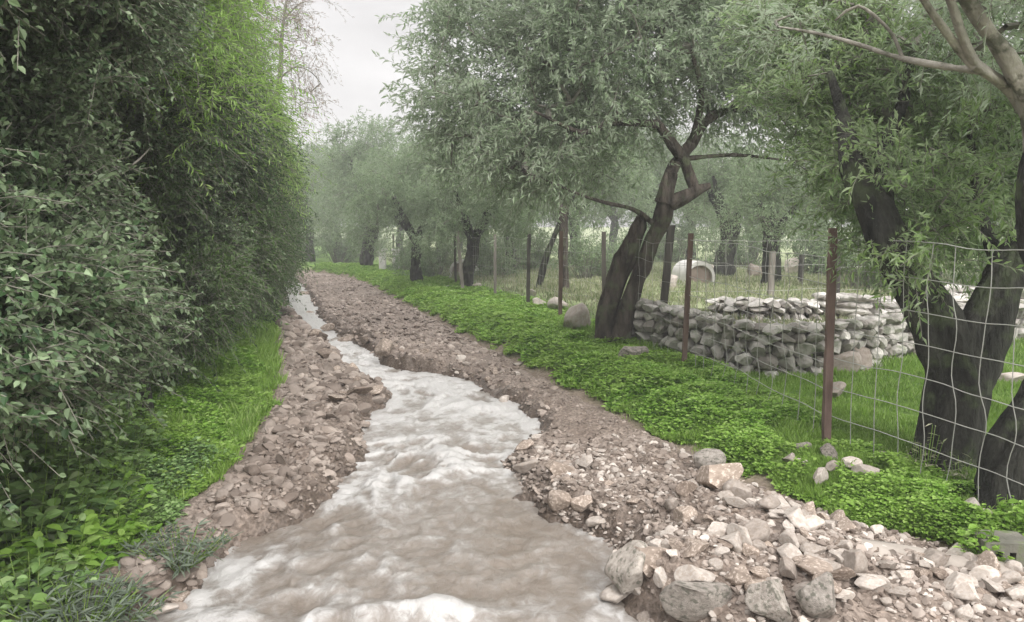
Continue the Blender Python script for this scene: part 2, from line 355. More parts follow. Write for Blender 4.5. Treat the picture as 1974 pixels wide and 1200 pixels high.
foam = (.22 * big + .26 * np.clip(ridge, -.4, 1) + .26 * small) * (1 - .6 * calm) + 4 * front + .2 * ss(5.2, 7.0, Yg) + .3 * np.clip(1 - np.abs(np.minimum(Tg, 1 - Tg) * (r_ - l_) - .06) / .09, 0, 1) * np.clip(fbm(Xg * 5, Yg * 4, 0, 2, 83) + .35, 0, 1) + .12 * ss(9, 12, Yg) - .12 * calm + .06
water = link_mesh('water', np.stack([Xg, Yg, Zw], -1).reshape(-1, 3), Fq, M['water'], None, True, {'foam': foam.ravel()})
tag(water, 'fast muddy flood stream with pale churned foam running down the lane', 'water', kind='structure')

# ------------------------------------------------------------------ leaves, tubes, trees
def leaves(Pb, D, U, Ln, Wd, mb, broad=False, fold=.25):
    n = len(Pb); D = nrm(D); Sd = nrm(np.cross(D, U)); Nn = np.cross(Sd, D)
    Ln = np.broadcast_to(Ln, n)[:, None]; Wd = np.broadcast_to(Wd, n)[:, None]
    if broad:
        a = Pb; tip = Pb + D * Ln - Nn * Ln * .12
        l1 = Pb + D * Ln * .25 - Sd * Wd * .42 + Nn * Wd * fold; l2 = Pb + D * Ln * .62 - Sd * Wd * .42 + Nn * Wd * fold * .8
        r1 = Pb + D * Ln * .25 + Sd * Wd * .42 + Nn * Wd * fold; r2 = Pb + D * Ln * .62 + Sd * Wd * .42 + Nn * Wd * fold * .8
        V = np.stack([a, l1, l2, tip, r2, r1], 1).reshape(-1, 3); i = (np.arange(n) * 6)[:, None]
        mb.add(V, np.concatenate([i + np.array([[0, 3, 2, 1]]), i + np.array([[0, 5, 4, 3]])]))
    else:
        l = Pb + D * Ln * .45 - Sd * Wd * .5 + Nn * Wd * fold; r = Pb + D * Ln * .45 + Sd * Wd * .5 + Nn * Wd * fold
        V = np.stack([Pb, r, Pb + D * Ln - Nn * Ln * .1, l], 1).reshape(-1, 3)
        mb.add(V, (np.arange(n) * 4)[:, None] + np.array([[0, 1, 2, 3]]))
def segs(A, B, ra, rb, mb):
    A = np.asarray(A, float); B = np.asarray(B, float); n = len(A)
    D = nrm(B - A); h = np.where(np.abs(D[:, 2:3]) > .9, np.array([[1., 0, 0]]), np.array([[0, 0, 1.]]))
    S1 = nrm(np.cross(D, h)); S2 = np.cross(D, S1); ra = np.broadcast_to(ra, n)[:, None]; rb = np.broadcast_to(rb, n)[:, None]
    q = [S1, S2, -S1, -S2]
    V = np.stack([A + s * ra for s in q] + [B + s * rb for s in q], 1).reshape(-1, 3); i = (np.arange(n) * 8)[:, None]
    mb.add(V, np.concatenate([i + np.array([[k, (k + 1) % 4, 4 + (k + 1) % 4, 4 + k]]) for k in range(4)]))
def resample(pts, rad, step):
    pts = np.asarray(pts, float); rad = np.asarray(rad, float)
    # Catmull-Rom
    q = np.vstack([2 * pts[0] - pts[1], pts, 2 * pts[-1] - pts[-2]]); o = []; rr = []
    for i in range(len(pts) - 1):
        p0, p1, p2, p3 = q[i:i + 4]; n = max(2, int(np.linalg.norm(p2 - p1) / step))
        for t_ in np.arange(n) / n:
            o.append(.5 * (2 * p1 + (p2 - p0) * t_ + (2 * p0 - 5 * p1 + 4 * p2 - p3) * t_ ** 2 + (3 * p1 - p0 - 3 * p2 + p3) * t_ ** 3))
            rr.append(rad[i] * (1 - t_) + rad[i + 1] * t_)
    return np.array(o + [pts[-1]]), np.array(rr + [rad[-1]])
def tube(pts, rad, mb, sides=16, step=.06, gn=.18, seed=1, freq=5.0):
    p, r = resample(pts, rad, step); n = len(p)
    T = nrm(np.gradient(p, axis=0)); N0 = nrm(np.cross(T[0], [.3, 1, .2])); Ns = [N0]
    for i in range(1, n): v = Ns[-1] - T[i] * np.dot(Ns[-1], T[i]); Ns.append(v / np.linalg.norm(v))
    Ns = np.array(Ns); Bs = np.cross(T, Ns); a = np.linspace(0, 2 * np.pi, sides, endpoint=False)
    dirs = np.cos(a)[None, :, None] * Ns[:, None] + np.sin(a)[None, :, None] * Bs[:, None]
    q = p[:, None] + dirs * r[:, None, None]
    fz = freq * .35; ang = (np.cos(a) * 3.2)[None] + 0 * q[..., 0]; ans = (np.sin(a) * 3.2)[None] + 0 * q[..., 0]
    rid = .5 * np.abs(vn(ang * 2.3, ans * 2.3, q[..., 2] * 2.6, seed + 6)) + np.abs(vn(ang + q[..., 2] * 1.1, ans, q[..., 2] * 1.3, seed + 5)) - .3
    f = 1 + gn * (fbm(q[..., 0] * freq, q[..., 1] * freq, q[..., 2] * fz, 3, seed) + .5 * vn(np.cos(a)[None] * 2.2 + 0 * q[..., 0], np.sin(a)[None] * 2.2, q[..., 2] * .8, seed + 9) - .9 * rid)
    V = (p[:, None] + dirs * (r[:, None] * f)[..., None]).reshape(-1, 3)
    i = np.arange(n * sides).reshape(n, sides); j = np.roll(i, -1, 1)
    Fq = np.stack([i[:-1], j[:-1], j[1:], i[1:]], -1).reshape(-1, 4)
    V = np.vstack([V, p[-1] + T[-1] * r[-1] * .5]); e = len(V) - 1
    mb.add(V, Fq, np.array([[i[-1, k], i[-1, (k + 1) % sides], e] for k in range(sides)]))
    return p, r
def sprays(Cn, outd, mb, twmb, nt=10, nl=14, tl=.4, ll=.06, lw=.016, droop=.5, spread=1.0, broad=False, twr=.0018, up=.25):
    """twigs radiating from each clump centre, leaves set along both sides of every twig"""
    n = len(Cn); k = n * nt
    c = np.repeat(Cn, nt, 0); od = np.repeat(outd, nt, 0)
    d = nrm(od * .55 + RNG.normal(size=(k, 3)) * spread * .6 + np.array([0, 0, up]))
    c = c + RNG.normal(size=(k, 3)) * tl * .28
    lens = tl * RNG.uniform(.55, 1.25, (k, 1)); g = np.array([0, 0, -1.]) * droop
    end = c + d * lens + g * lens * .6; mid = c + d * lens * .5 + g * lens * .15
    if twmb is not None: segs(np.vstack([c, mid]), np.vstack([mid, end]), twr, twr * .6, twmb)
    tt = (np.arange(nl) + .5) / nl; tt = np.tile(tt, k)[:, None] + RNG.uniform(-.4, .4, (k * nl, 1)) / nl
    c2, d2, l2 = np.repeat(c, nl, 0), np.repeat(d, nl, 0), np.repeat(lens, nl, 0)
    pos = c2 + d2 * l2 * tt + g * l2 * .6 * tt ** 2
    tang = nrm(d2 + 1.2 * g * tt)
    side = nrm(np.cross(tang, RNG.normal(size=tang.shape)))
    ld = nrm(tang * .75 + side * .8 + g * .2)
    un = nrm(RNG.normal(size=ld.shape) * .7 + np.array([0, 0, .8]))
    s_ = RNG.uniform(.65, 1.25, k * nl)
    leaves(pos, ld, un, ll * s_, lw * s_, mb, broad)
def branches(limbs, Cn, mb, rmin=.004):
    """join every clump centre to the nearest limb or twig, pipe-model radii"""
    nodes = [p for l in limbs for p in l]; par = [-1] * len(nodes); n0 = len(nodes)
    arr = np.zeros((n0 + len(Cn) * 5, 3)); arr[:n0] = nodes; cnt = n0
    dist = np.array([np.min(np.linalg.norm(arr[:n0] - c, axis=1)) for c in Cn]); parent = list(par)
    for ci in np.argsort(dist):
        c = Cn[ci]; dd = np.linalg.norm(arr[:cnt] - c, axis=1); dd[:n0] *= 1.15
        j = int(np.argmin(dd)); a = arr[j]; ln = np.linalg.norm(c - a); m_ = max(1, min(4, int(ln / .18)))
        off = RNG.normal(size=3) * ln * .12
        for q in range(1, m_ + 1):
            t_ = q / m_; arr[cnt] = a + (c - a) * t_ + off * math.sin(math.pi * t_) * (q < m_); parent.append(j); j = cnt; cnt += 1
    wt = np.zeros(cnt)
    for i in range(cnt - 1, n0 - 1, -1):
        wt[i] += 1
        if parent[i] >= 0: wt[parent[i]] += wt[i]
    idx = np.arange(n0, cnt); pr = np.array([parent[i] for i in idx])
    rr = rmin * np.sqrt(wt) ** .9
    segs(arr[pr], arr[idx], np.where(pr < n0, rr[idx] * 1.1, rr[pr]), rr[idx], mb)
def blob_points(blobs, dens, seed=0, hole=.0, hs=1.4):
    o = []
    for c, r in blobs:
        r = np.asarray(r, float); n = max(4, int(dens * r[0] * r[1] * r[2] * 4.19))
        q = RNG.normal(size=(n, 3)); q = nrm(q) * (RNG.uniform(0, 1, (n, 1)) ** (1 / 2.3)); o.append(np.asarray(c) + q * r)
    o = np.concatenate(o)
    keep = fbm(o[:, 0] * hs, o[:, 1] * hs, o[:, 2] * hs, 2, 301 + seed) > hole - .35
    return o[keep]
def tree(name, label, cat, base, trunks, limbs, blobs, dens, leafm, barkm, limbm=None, group=None, seed=1, hole=.05, **kw):
    """trunks / limbs: lists of (points, radii) in world space; crown blobs in world space"""
    root = thing(name, label, cat, base, group); tm = MB(); lines = []
    for k, (p, r) in enumerate(trunks): lines.append(tube(p, r, tm, 30, .04, .38, seed + k, 7.0)[0])
    tm.build('trunk', barkm, root, True, base)
    for k, (p, r) in enumerate(limbs):
        lm = MB(); lines.append(tube(p, r, lm, 14, .05, .3, seed + 20 + k, 9.0)[0]); lm.build('limb', limbm or barkm, root, True, base)
    Cn = blob_points(blobs, dens, seed, hole)
    ctr = np.mean([b_[0] for b_ in blobs], 0); od = nrm(Cn - ctr + np.array([0, 0, .2]))
    tw = MB(); lf = MB()
    trunk_n = sum(len(l) for l in lines[:len(trunks)])
    br = [l[len(l) // 2:] for l in lines[:len(trunks)]] + lines[len(trunks):]
    branches(br, Cn, tw); sprays(Cn, od, lf, tw, **kw)
    tw.build('twigs', M['twig'], root, False, base); lf.build('crown', leafm, root, False, base)
    return root

# --- leaning olive on the verge
b0 = hit(1180, 668); y0 = b0[1]
def Q(px, py, dy=0.0): return P(px, py, y0 + dy)
trunks = [([b0 + [.08, 0, -.1], Q(1200, 640), Q(1212, 580, -.03), Q(1238, 515), Q(1260, 455), Q(1280, 410), Q(1289, 372), Q(1297, 335)], [.15, .11, .095, .09, .095, .1, .085, .065]),
          ([b0 + [-.07, .05, -.1], Q(1165, 630, .05), Q(1186, 560, .06), Q(1206, 500, .04), Q(1222, 465, .03), Q(1232, 440, -.02), Q(1236, 418, -.04)], [.15, .115, .11, .11, .1, .1, .06])]
limbs = [([Q(1286, 395), Q(1318, 380, .05), Q(1345, 366, .1), Q(1368, 358, .12)], [.095, .08, .06, .035]), ([Q(1340, 372, .08), Q(1332, 345, .12), Q(1318, 310, .1), Q(1296, 278, 0), Q(1270, 240, -.1)], [.06, .062, .06, .058, .045]),
         ([Q(1278, 392), Q(1288, 350), Q(1300, 322, .1), Q(1330, 280, .2), Q(1362, 232, .35), Q(1410, 205, .5), Q(1462, 140, .6), Q(1500, 60, .7)], [.1, .07, .065, .06, .055, .045, .035, .02]),
         ([Q(1330, 285, .2), Q(1345, 230, .1), Q(1352, 175, -.1), Q(1330, 90, -.2)], [.045, .04, .033, .02]),
         ([Q(1405, 212, .5), Q(1440, 215, .6), Q(1480, 226, .8), Q(1540, 200, 1.0)], [.035, .035, .03, .018]),
         ([Q(1264, 435), Q(1222, 405, -.2), Q(1170, 392, -.4), Q(1130, 380, -.5), Q(1080, 360, -.6), Q(1010, 330, -.6)], [.035, .024, .02, .017, .013, .008]),
         ([Q(1270, 240, -.1), Q(1235, 238, -.3), Q(1175, 238, -.5), Q(1120, 255, -.7), Q(1030, 215, -.8)], [.045, .035, .03, .025, .012]),
         ([Q(1315, 308, .1), Q(1370, 302, .3), Q(1430, 300, .5), Q(1520, 310, .9)], [.03, .025, .022, .012])]
def Bq(px, py, dy, rx, ry, rz): return (Q(px, py, dy), (rx, ry, rz))
blobs = [Bq(1000, 110, 0, 1.1, 1.2, .9), Bq(1200, 60, 0, 1.2, 1.3, .95), Bq(1400, 70, .3, 1.1, 1.2, .85), Bq(880, 195, .5, .62, .9, .55),
         Bq(1070, 255, 0, 1.15, 1.1, .6), Bq(1250, 190, .9, 1.1, .8, .65), Bq(1470, 215, .7, .6, .8, .5), Bq(985, 320, .6, .85, .8, .42),
         Bq(1110, -90, .2, 1.5, 1.4, .8), Bq(1380, -110, .5, 1.4, 1.4, .8), Bq(905, 30, .6, .5, .8, .5), Bq(1130, 340, .9, .7, .5, .3), Bq(1520, 120, .9, .7, .8, .6)]
tree('olive_tree', 'large leaning olive with a twisted split trunk on the green verge beside the fence', 'olive tree', b0,
     trunks, limbs, blobs, 20, M['olive'], M['bark'], seed=3, nt=11, nl=15, tl=.42, ll=.078, lw=.023, droop=.45)

# --- dark olive behind the mesh
b1 = hit(1815, 930); y1 = b1[1] + .25; b1 = np.array([b1[0] + .06, y1, float(surf(b1[0], y1))])
def Q(px, py, dy=0.0): return P(px, py, y1 + dy)
trunks = [([b1 + [-.02, 0, -.1], Q(1808, 860), Q(1822, 790), Q(1828, 710), Q(1800, 625), Q(1758, 560), Q(1722, 490, .05), Q(1690, 425, .1), Q(1660, 365, .15), Q(1640, 315, .2)], [.2, .17, .155, .155, .15, .125, .105, .1, .09, .075]),
          ([b1 + [.1, .03, -.1], Q(1838, 860, .03), Q(1852, 780, .04), Q(1872, 700, .04), Q(1893, 625, .03), Q(1925, 555, .02), Q(1955, 490, .1), Q(2000, 410, .2)], [.17, .15, .14, .15, .14, .11, .09, .07])]
limbs = [([Q(1645, 325, .2), Q(1632, 250, .4), Q(1600, 140, .6)], [.075, .05, .02]), ([Q(1990, 425, .2), Q(2040, 330, .3), Q(2060, 230, .4)], [.07, .05, .03]),
         ([Q(1690, 435, .1), Q(1705, 380, .3), Q(1700, 300, .5), Q(1740, 200, .7), Q(1760, 90, .8)], [.07, .06, .05, .04, .02]),
         ([Q(1940, 530, .1), Q(1900, 440, .4), Q(1880, 350, .6), Q(1870, 240, .8)], [.05, .04, .03, .02])]
blobs = [Bq(1725, 330, .7, .45, .55, .36), Bq(1850, 430, .9, .45, .45, .27), Bq(1800, 220, 1.2, .65, .7, .5), Bq(1640, 190, 1.2, .6, .7, .45),
         Bq(1935, 330, .8, .45, .5, .42), Bq(1700, 60, 1.4, .8, .8, .5), Bq(1910, 120, 1.2, .65, .7, .5), Bq(1610, 290, .8, .3, .4, .22),
         Bq(1760, 460, 1.2, .4, .4, .2), Bq(1950, 480, 1.2, .4, .4, .2), Bq(2080, 250, .8, .6, .7, .6), Bq(1580, 60, 1.6, .6, .7, .4), Bq(1690, 340, .3, .2, .2, .2), Bq(1730, 440, .15, .17, .2, .14),
         Bq(1790, 330, .1, .4, .3, .3), Bq(1735, 500, -.05, .16, .2, .12), Bq(1800, 440, .1, .25, .25, .18), Bq(1900, 450, .0, .3, .25, .2), Bq(1830, 500, .5, .35, .3, .16), Bq(1640, 400, 1.5, .3, .4, .2), Bq(1750, 250, 2.2, 1.0, .7, .6), Bq(1880, 220, .3, .35, .3, .3)]
tree('olive_tree', 'dark forked olive trunk with greener foliage directly behind the square wire mesh', 'olive tree', b1,
     trunks, limbs, blobs, 75, M['olive_green'], M['bark_dark'], seed=13, nt=10, nl=13, tl=.3, ll=.062, lw=.017, droop=.4)

# --- nearest olive at the right edge with pale limbs overhead
b2 = hit(1935, 1000); y2 = b2[1] + .15; b2 = np.array([b2[0] + .08, y2, float(surf(b2[0], y2))])
def Q(px, py, dy=0.0): return P(px, py, y2 + dy)
trunks = [([b2 + [0, 0, -.1], Q(1950, 900), Q(2000, 800), Q(2050, 700), Q(2065, 600), Q(2025, 500), Q(1998, 400), Q(2015, 290)], [.16, .145, .135, .13, .12, .11, .1, .09])]
limbs = [([Q(2012, 300), Q(1985, 210, -.05), Q(1945, 120, -.1), Q(1890, 40, -.15), Q(1830, -60, -.2), Q(1760, -180, -.2)], [.07, .052, .043, .038, .03, .018]),
         ([Q(2010, 250), Q(1960, 185), Q(1915, 150, -.05), Q(1880, 125, -.1), Q(1855, 70, -.15), Q(1835, 10, -.2), Q(1800, -70, -.3)], [.05, .04, .032, .028, .022, .018, .01]),
         ([Q(1880, 130, -.1), Q(1850, 95, -.1), Q(1800, 30, -.2), Q(1750, -50, -.3)], [.025, .023, .018, .012]),
         ([Q(1895, 138, -.05), Q(1840, 132, 0), Q(1740, 114, .15), Q(1650, 85, .3), Q(1570, 64, .4), Q(1500, 52, .5)], [.022, .019, .016, .012, .009, .005]),
         ([Q(1740, 114, .15), Q(1715, 60, .2), Q(1655, 12, .3), Q(1610, 40, .35)], [.011, .009, .008, .005]),
         ([Q(2005, 330), Q(2080, 200), Q(2150, 60), Q(2200, -60)], [.1, .08, .06, .03])]
blobs = [Bq(1720, 10, .7, .45, .4, .22), Bq(1560, 40, .8, .35, .4, .2), Bq(1900, 60, 1.0, .5, .4, .3), Bq(1830, -120, .1, .7, .6, .22), Bq(2080, 60, .2, .5, .6, .4),
         Bq(1930, 260, .9, .3, .3, .2), Bq(2100, -120, -.2, .8, .7, .4)]
tree('olive_tree', 'nearest olive with thick pale smooth limbs arching in from the right edge', 'olive tree', b2,
     trunks, limbs, blobs, 75, M['olive'], M['bark_dark'], M['bark_pale'], seed=23, nt=9, nl=13, tl=.32, ll=.062, lw=.016, droop=.45)

# --- generic background olives (three kinds, then copied)
GO = 'olive trees standing beyond the fence'
def generic(seed, kind, lx, trunk_h, cr, leafm, label, ll=.12, dens=9):
    rg = np.random.default_rng(seed); B = np.zeros(3)
    lean = rg.uniform(-.25, .25, 2)
    top = np.array([lean[0], lean[1], trunk_h])
    trunks = [([B + [0, 0, -.2], B + [lean[0] * .2, 0, trunk_h * .35], B + [lean[0] * .9, lean[1] * .5, trunk_h * .7], top], [.26, .19, .17, .19])]
    limbs = []; blobs = []
    for k in range(4):
        a = k * math.pi / 2 + rg.uniform(-.5, .5); e = np.array([math.cos(a), math.sin(a), 0])
        rr = cr * rg.uniform(.4, .6); hh = rg.uniform(.7, 1.3) * cr * .75
        limbs.append(([top - [0, 0, .15], top + e * rr * .4 + [0, 0, hh * .3], top + e * rr * .8 + [0, 0, hh * .65], top + e * rr * 1.1 + [0, 0, hh]], [.15, .11, .08, .03]))
        blobs.append((top + e * rr * 1.05 + [0, 0, hh * .95], (cr * .55, cr * .55, cr * .42)))
        blobs.append((top + e * rr * 1.5 + [0, 0, hh * .45], (cr * .35, cr * .35, cr * .3)))
    for k in range(3):
        a = rg.uniform(0, 6.28); blobs.append((top + [math.cos(a) * cr * .85, math.sin(a) * cr * .85, cr * .05], (cr * .36, cr * .36, cr * .3)))
    blobs.append((top + [0, 0, cr * 1.15], (cr * .6, cr * .6, cr * .4)))
    return tree('olive_tree', label, 'olive tree', B, trunks, limbs, blobs, dens, leafm, M['bark_dark'], seed=seed, group=GO, nt=10, nl=10, tl=.5, ll=ll, lw=ll * .26, droop=.5)
gk = [generic(101, 0, 0, 1.9, 2.0, M['olive_far'], 'pale olive far down the lane, its stout dark trunk at the end of the verge'),
      generic(202, 1, 0, 1.7, 2.2, M['olive_far'], 'dark trunked olive deepest at the lane end beside the hedge'),
      generic(303, 2, 0, 1.2, 1.15, M['olive_far'], 'small round young olive in the pale field behind the second rubble wall', .085, 30)]
def gpos(px, Y):
    x = (px - CX) / F * Y; return np.array([x, Y, float(surf(x, Y)) - .03])
def place(o, p, rz, sc_):
    o.location = [float(v) for v in p]; o.rotation_euler = (0, 0, rz); o.scale = (sc_,) * 3
place(gk[0], gpos(708, 30), .4, 1.15); place(gk[1], gpos(598, 38), 2.0, 1.1); place(gk[2], gpos(1486, 16.5), 1.0, .92)
FAR = [(1, 800, 20, .72, 2.4, 'low olive close behind the far verge fence, left of the small white shelter'), (0, 900, 17.5, .66, .4, 'low olive just behind the fence, left of the large leaning olive'),
       (1, 985, 21, .85, 5.0, 'leafy olive behind the fence between the propped trunk and the small shelter'), (0, 655, 44, 1.25, 2.9, 'olive filling the gap between the two dark trunks at the lane end'),
       (1, 850, 27, .9, 1.1, 'olive in the line beyond the fence, left of the propped grey trunk'), (0, 935, 25, 1.0, 2.2, 'olive behind the tall dark fence posts, nearest of that line'),
       (1, 770, 42, 1.05, 3.0, 'faint olive showing between the two dark trunks at the lane end'), (0, 1010, 33, 1.2, 4.1, 'tall olive far behind the left side of the large leaning olive'),
       (1, 1110, 26, 1.05, 5.2, 'olive directly behind the propped grey trunk'), (0, 1235, 30, 1.1, .7, 'olive far behind the leaning olive trunk, left of the white arch'),
       (2, 1392, 20, 1.15, 2.6, 'small olive with a bent dark trunk in front of the white arched hut'), (1, 1330, 36, 1.1, 1.5, 'olive far behind the white arched hut'),
       (0, 1450, 42, 1.15, 3.3, 'distant olive behind the small field olives'), (1, 1580, 30, 1.0, 4.4, 'olive behind the rusty near post and the rubble wall'),
       (0, 1690, 24, 1.0, 5.5, 'olive behind the left limb of the dark forked olive'), (1, 1800, 20, .9, .2, 'olive behind the fork of the dark trunk'),
       (0, 1900, 23, 1.0, 1.9, 'olive seen through the mesh right of the dark forked trunk'), (1, 2010, 18, .9, 3.6, 'olive at the right edge deep in the field'),
       (0, 560, 52, 1.15, 4.9, 'distant olive closing the far end of the lane by the hedge'), (1, 680, 55, 1.1, 5.8, 'farthest olive between the two dark trunks'),
       (0, 885, 50, 1.3, .9, 'distant olive above the small white arch beyond the fence'), (1, 1180, 48, 1.3, 2.8, 'distant olive hidden behind the leaning crown'),
       (0, 480, 60, 1.2, 3.7, 'olive beyond the hedge at the very end of the lane')]
FAR += [(0, 2250, 13, .9, 1.2, 'olive standing in the open field right of the picture, nearest'), (1, 2500, 19, 1.0, 2.5, 'olive standing in the open field right of the picture, middle'), (0, 2350, 27, 1.1, 4.0, 'olive standing in the open field right of the picture, farthest')]
for k, px, Y_, sc_, rz, lab in FAR: dup(gk[k], gpos(px, Y_), rz, sc_, lab, GO)

# low bushes under the far trees
BG = 'bushes under the far trees'
def bush(seed, label):
    rg = np.random.default_rng(seed); root = thing('bush', label, 'bush', (0, 0, 0), BG)
    bl = [(np.array([rg.uniform(-.7, .7), rg.uniform(-.4, .4), rg.uniform(.35, .8)]), (.55, .5, .45)) for _ in range(6)]
    Cn = blob_points(bl, 26, seed, -.1); lf = MB(); tw = MB(); sprays(Cn, nrm(Cn - [0, 0, .3]), lf, tw, nt=8, nl=9, tl=.4, ll=.1, lw=.03, droop=.4)
    segs(np.tile([[0, 0, -.1]], (len(Cn), 1)) + Cn * [.2, .2, 0], Cn, .012, .006, tw)
    tw.build('stems', M['twig'], root); lf.build('foliage', M['olive_far'], root); return root
bs0 = bush(61, 'grey green bush at the far lane end between the two dark trunks'); place(bs0, gpos(652, 36), 0, 1.3)
for k, (px, Y_, sc_, lab) in enumerate([(560, 44, 1.5, 'bush at the very end of the lane by the hedge'), (790, 26, 1.0, 'bush behind the far fence posts near the white pillars'), (840, 22, .9, 'bush left of the small white shelter'),
        (960, 20, .9, 'bush behind the fence right of the small white shelter'), (1010, 24, 1.2, 'bush behind the tall dark fence post'), (1130, 19, .9, 'bush between the propped trunk and the leaning olive'), (1215, 22, 1.0, 'bush far behind the leaning olive trunk'),
        (1440, 27, 1.3, 'bush behind the small field olives'), (1580, 22, 1.3, 'bush left of the near rusty post in the far field'), (1660, 15, .9, 'bush behind the mesh left of the dark forked trunk'), (1735, 17, 1.1, 'bush beside the left limb of the dark forked trunk'),
        (1960, 15, .9, 'bush in the far field at the right edge'), (1300, 30, 1.4, 'bush behind the white arched hut'), (720, 40, 1.5, 'bush behind the dark trunk at the verge end')]):
    dup(bs0, gpos(px, Y_), k * 1.3, sc_, lab, BG)
# --- grey trunk with a leaning prop
bt = gpos(1086, 15.2)
def Q(px, py, dy=0.0): return P(px, py, bt[1] + dy)
blobs = [Bq(1085, 260, 0, 1.0, 1.0, .7), Bq(980, 330, .3, .8, .8, .5), Bq(1170, 300, .4, .7, .8, .5)]
tree('propped_tree', 'straight grey tree trunk propped by a dark slanting pole behind the fence', 'tree', bt,
     [([bt + [0, 0, -.1], Q(1086, 540), Q(1085, 470), Q(1088, 400), Q(1090, 330)], [.1, .09, .085, .08, .06])],
     [([Q(1038, 556, .1), Q(1052, 500, .05), Q(1078, 435), Q(1094, 420)], [.06, .06, .055, .03]), ([Q(1090, 400), Q(1140, 340, .2), Q(1180, 290, .4)], [.05, .04, .02]),
      ([Q(1088, 380), Q(1040, 340, .2), Q(980, 310, .3)], [.05, .04, .02])],
     blobs, 16, M['olive_far'], M['bark'], M['bark_dark'], seed=41, nt=10, nl=10, tl=.45, ll=.1, lw=.026)

# ------------------------------------------------------------------ hedge on the left (several shrubs)
def face_u(y, z):
    hi = np.interp(y, [2, 3, 5, 8, 12, 18, 30], [-.95, -.85, -.75, -.32, -.02, .22, .2])
    lo = np.interp(y, [2, 3, 5, 8, 12, 18, 30], [-1.1, -1.05, -1.15, -1.0, -.55, -.3, -.2])
    hi = hi - .3 * np.maximum(0, np.asarray(z) - 2.4) * ss(5, 8, y) - .12 * ss(8, 12, y)
    return lo + (hi - lo) * ss(.35, 1.3, z)
def top_z(y): return np.interp(y, [2, 9, 12, 16, 25, 30], [4.8, 4.7, 3.9, 3.4, 2.9, 2.4])
def hedge(name, label, cat, ya, yb, za, zb, n, depth, mat, barkm, seed, cave=.12, bs=.38, **kw):
    rg = np.random.default_rng(seed)
    y = ya * (yb / ya) ** rg.uniform(0, 1, n * 3)
    tz_ = np.minimum(zb, top_z(y)); z = za + (tz_ - za) * rg.uniform(0, 1, n * 3)
    dp = rg.exponential(depth, n * 3)
    lump = .46 * fbm(y * 1.1, z * 1.1, 0, 2, seed) + .2 * vn(y * 3, z * 3, 0, seed + 3)
    topround = -.7 * ss(.75, 0, top_z(y) - z) ** 2
    u = face_u(y, z) + bs * lump + topround - dp
    x = u - K * y
    hol = fbm(y * 1.4, z * 1.4, dp * .5, 2, seed + 7)
    keep = (hol > -cave * 2) | (dp > .45 + .7 * ss(0, -.3, hol + cave * 2))
    edge = .35 * vn(y * 1.5, z * 1.5, 0, seed + 5)
    keep &= (z > za + edge * (za > .2)) & (z < zb + edge * (zb < 4)) & (dp < 2.2)
    Cn = np.stack([x, y, z + .1], -1)[keep][:n]
    base = np.array([float(np.mean(x)), float(np.mean(y)), 0]); base[2] = float(surf(base[0], base[1]))
    root = thing(name, label, cat, base); lf = MB(); tw = MB()
    od = np.tile(nrm(np.array([[.9, -.25, .3]])), (len(Cn), 1))
    sprays(Cn, od, lf, tw, **kw)
    lf.build('foliage', mat, root, False, base); tw.build('twigs', M['twig'], root, False, base)
    sm = MB()
    for k in range(9):
        yy = ya + (yb - ya) * (k + .5) / 9; uu = float(face_u(yy, .3)) - .25 - .3 * rg.random(); xx = uu - K * yy
        h = min(zb, float(top_z(yy))) * .9; g0 = float(surf(xx, yy)); ln = rg.normal(size=2) * .3
        tube([(xx, yy, g0 - .1), (xx + ln[0] * .3, yy + ln[1] * .3, g0 + h * .3), (xx + ln[0], yy + ln[1], g0 + h * .65), (xx + ln[0] * .5, yy + ln[1] * 1.4, g0 + h)], [.06, .05, .04, .015], sm, 8, .15, .3, seed + k)
    sm.build('stems', barkm, root, True, base)
    return root
hedge('bramble_hedge', 'tall grey green bramble and ivy thicket filling the near left of the lane', 'hedge', 2.2, 8.2, .55, 5.2, 7500, .5, M['bramble'], M['bark_dark'], 501, -.07, .6,
      nt=7, nl=11, tl=.24, ll=.031, lw=.021, droop=.45, broad=True, twr=.002, up=.2)
hedge('feathery_shrub', 'bright yellow green feathery shrub topping the hedge against the sky', 'shrub', 5.4, 13, 2.2, 5.2, 1500, .38, M['feather'], M['bark_dark'], 601, .0, .7,
      nt=9, nl=16, tl=.55, ll=.06, lw=.012, droop=.9, twr=.0018, up=.35)
hedge('dark_shrub', 'dark green fine leaved shrub in the middle of the hedge under the feathery one', 'shrub', 5.6, 14, .5, 2.7, 1500, .4, M['darkshrub'], M['bark_dark'], 701, -.04, .7,
      nt=9, nl=13, tl=.34, ll=.05, lw=.018, droop=.6, twr=.002, up=.1)
hedge('lane_hedge', 'farther green hedge overhanging the left edge of the lane', 'hedge', 12.5, 29, .15, 5, 1500, .4, M['darkshrub'], M['bark_dark'], 801, .05, .6,
      nt=9, nl=11, tl=.5, ll=.085, lw=.028, droop=.55, twr=.003, up=.2)
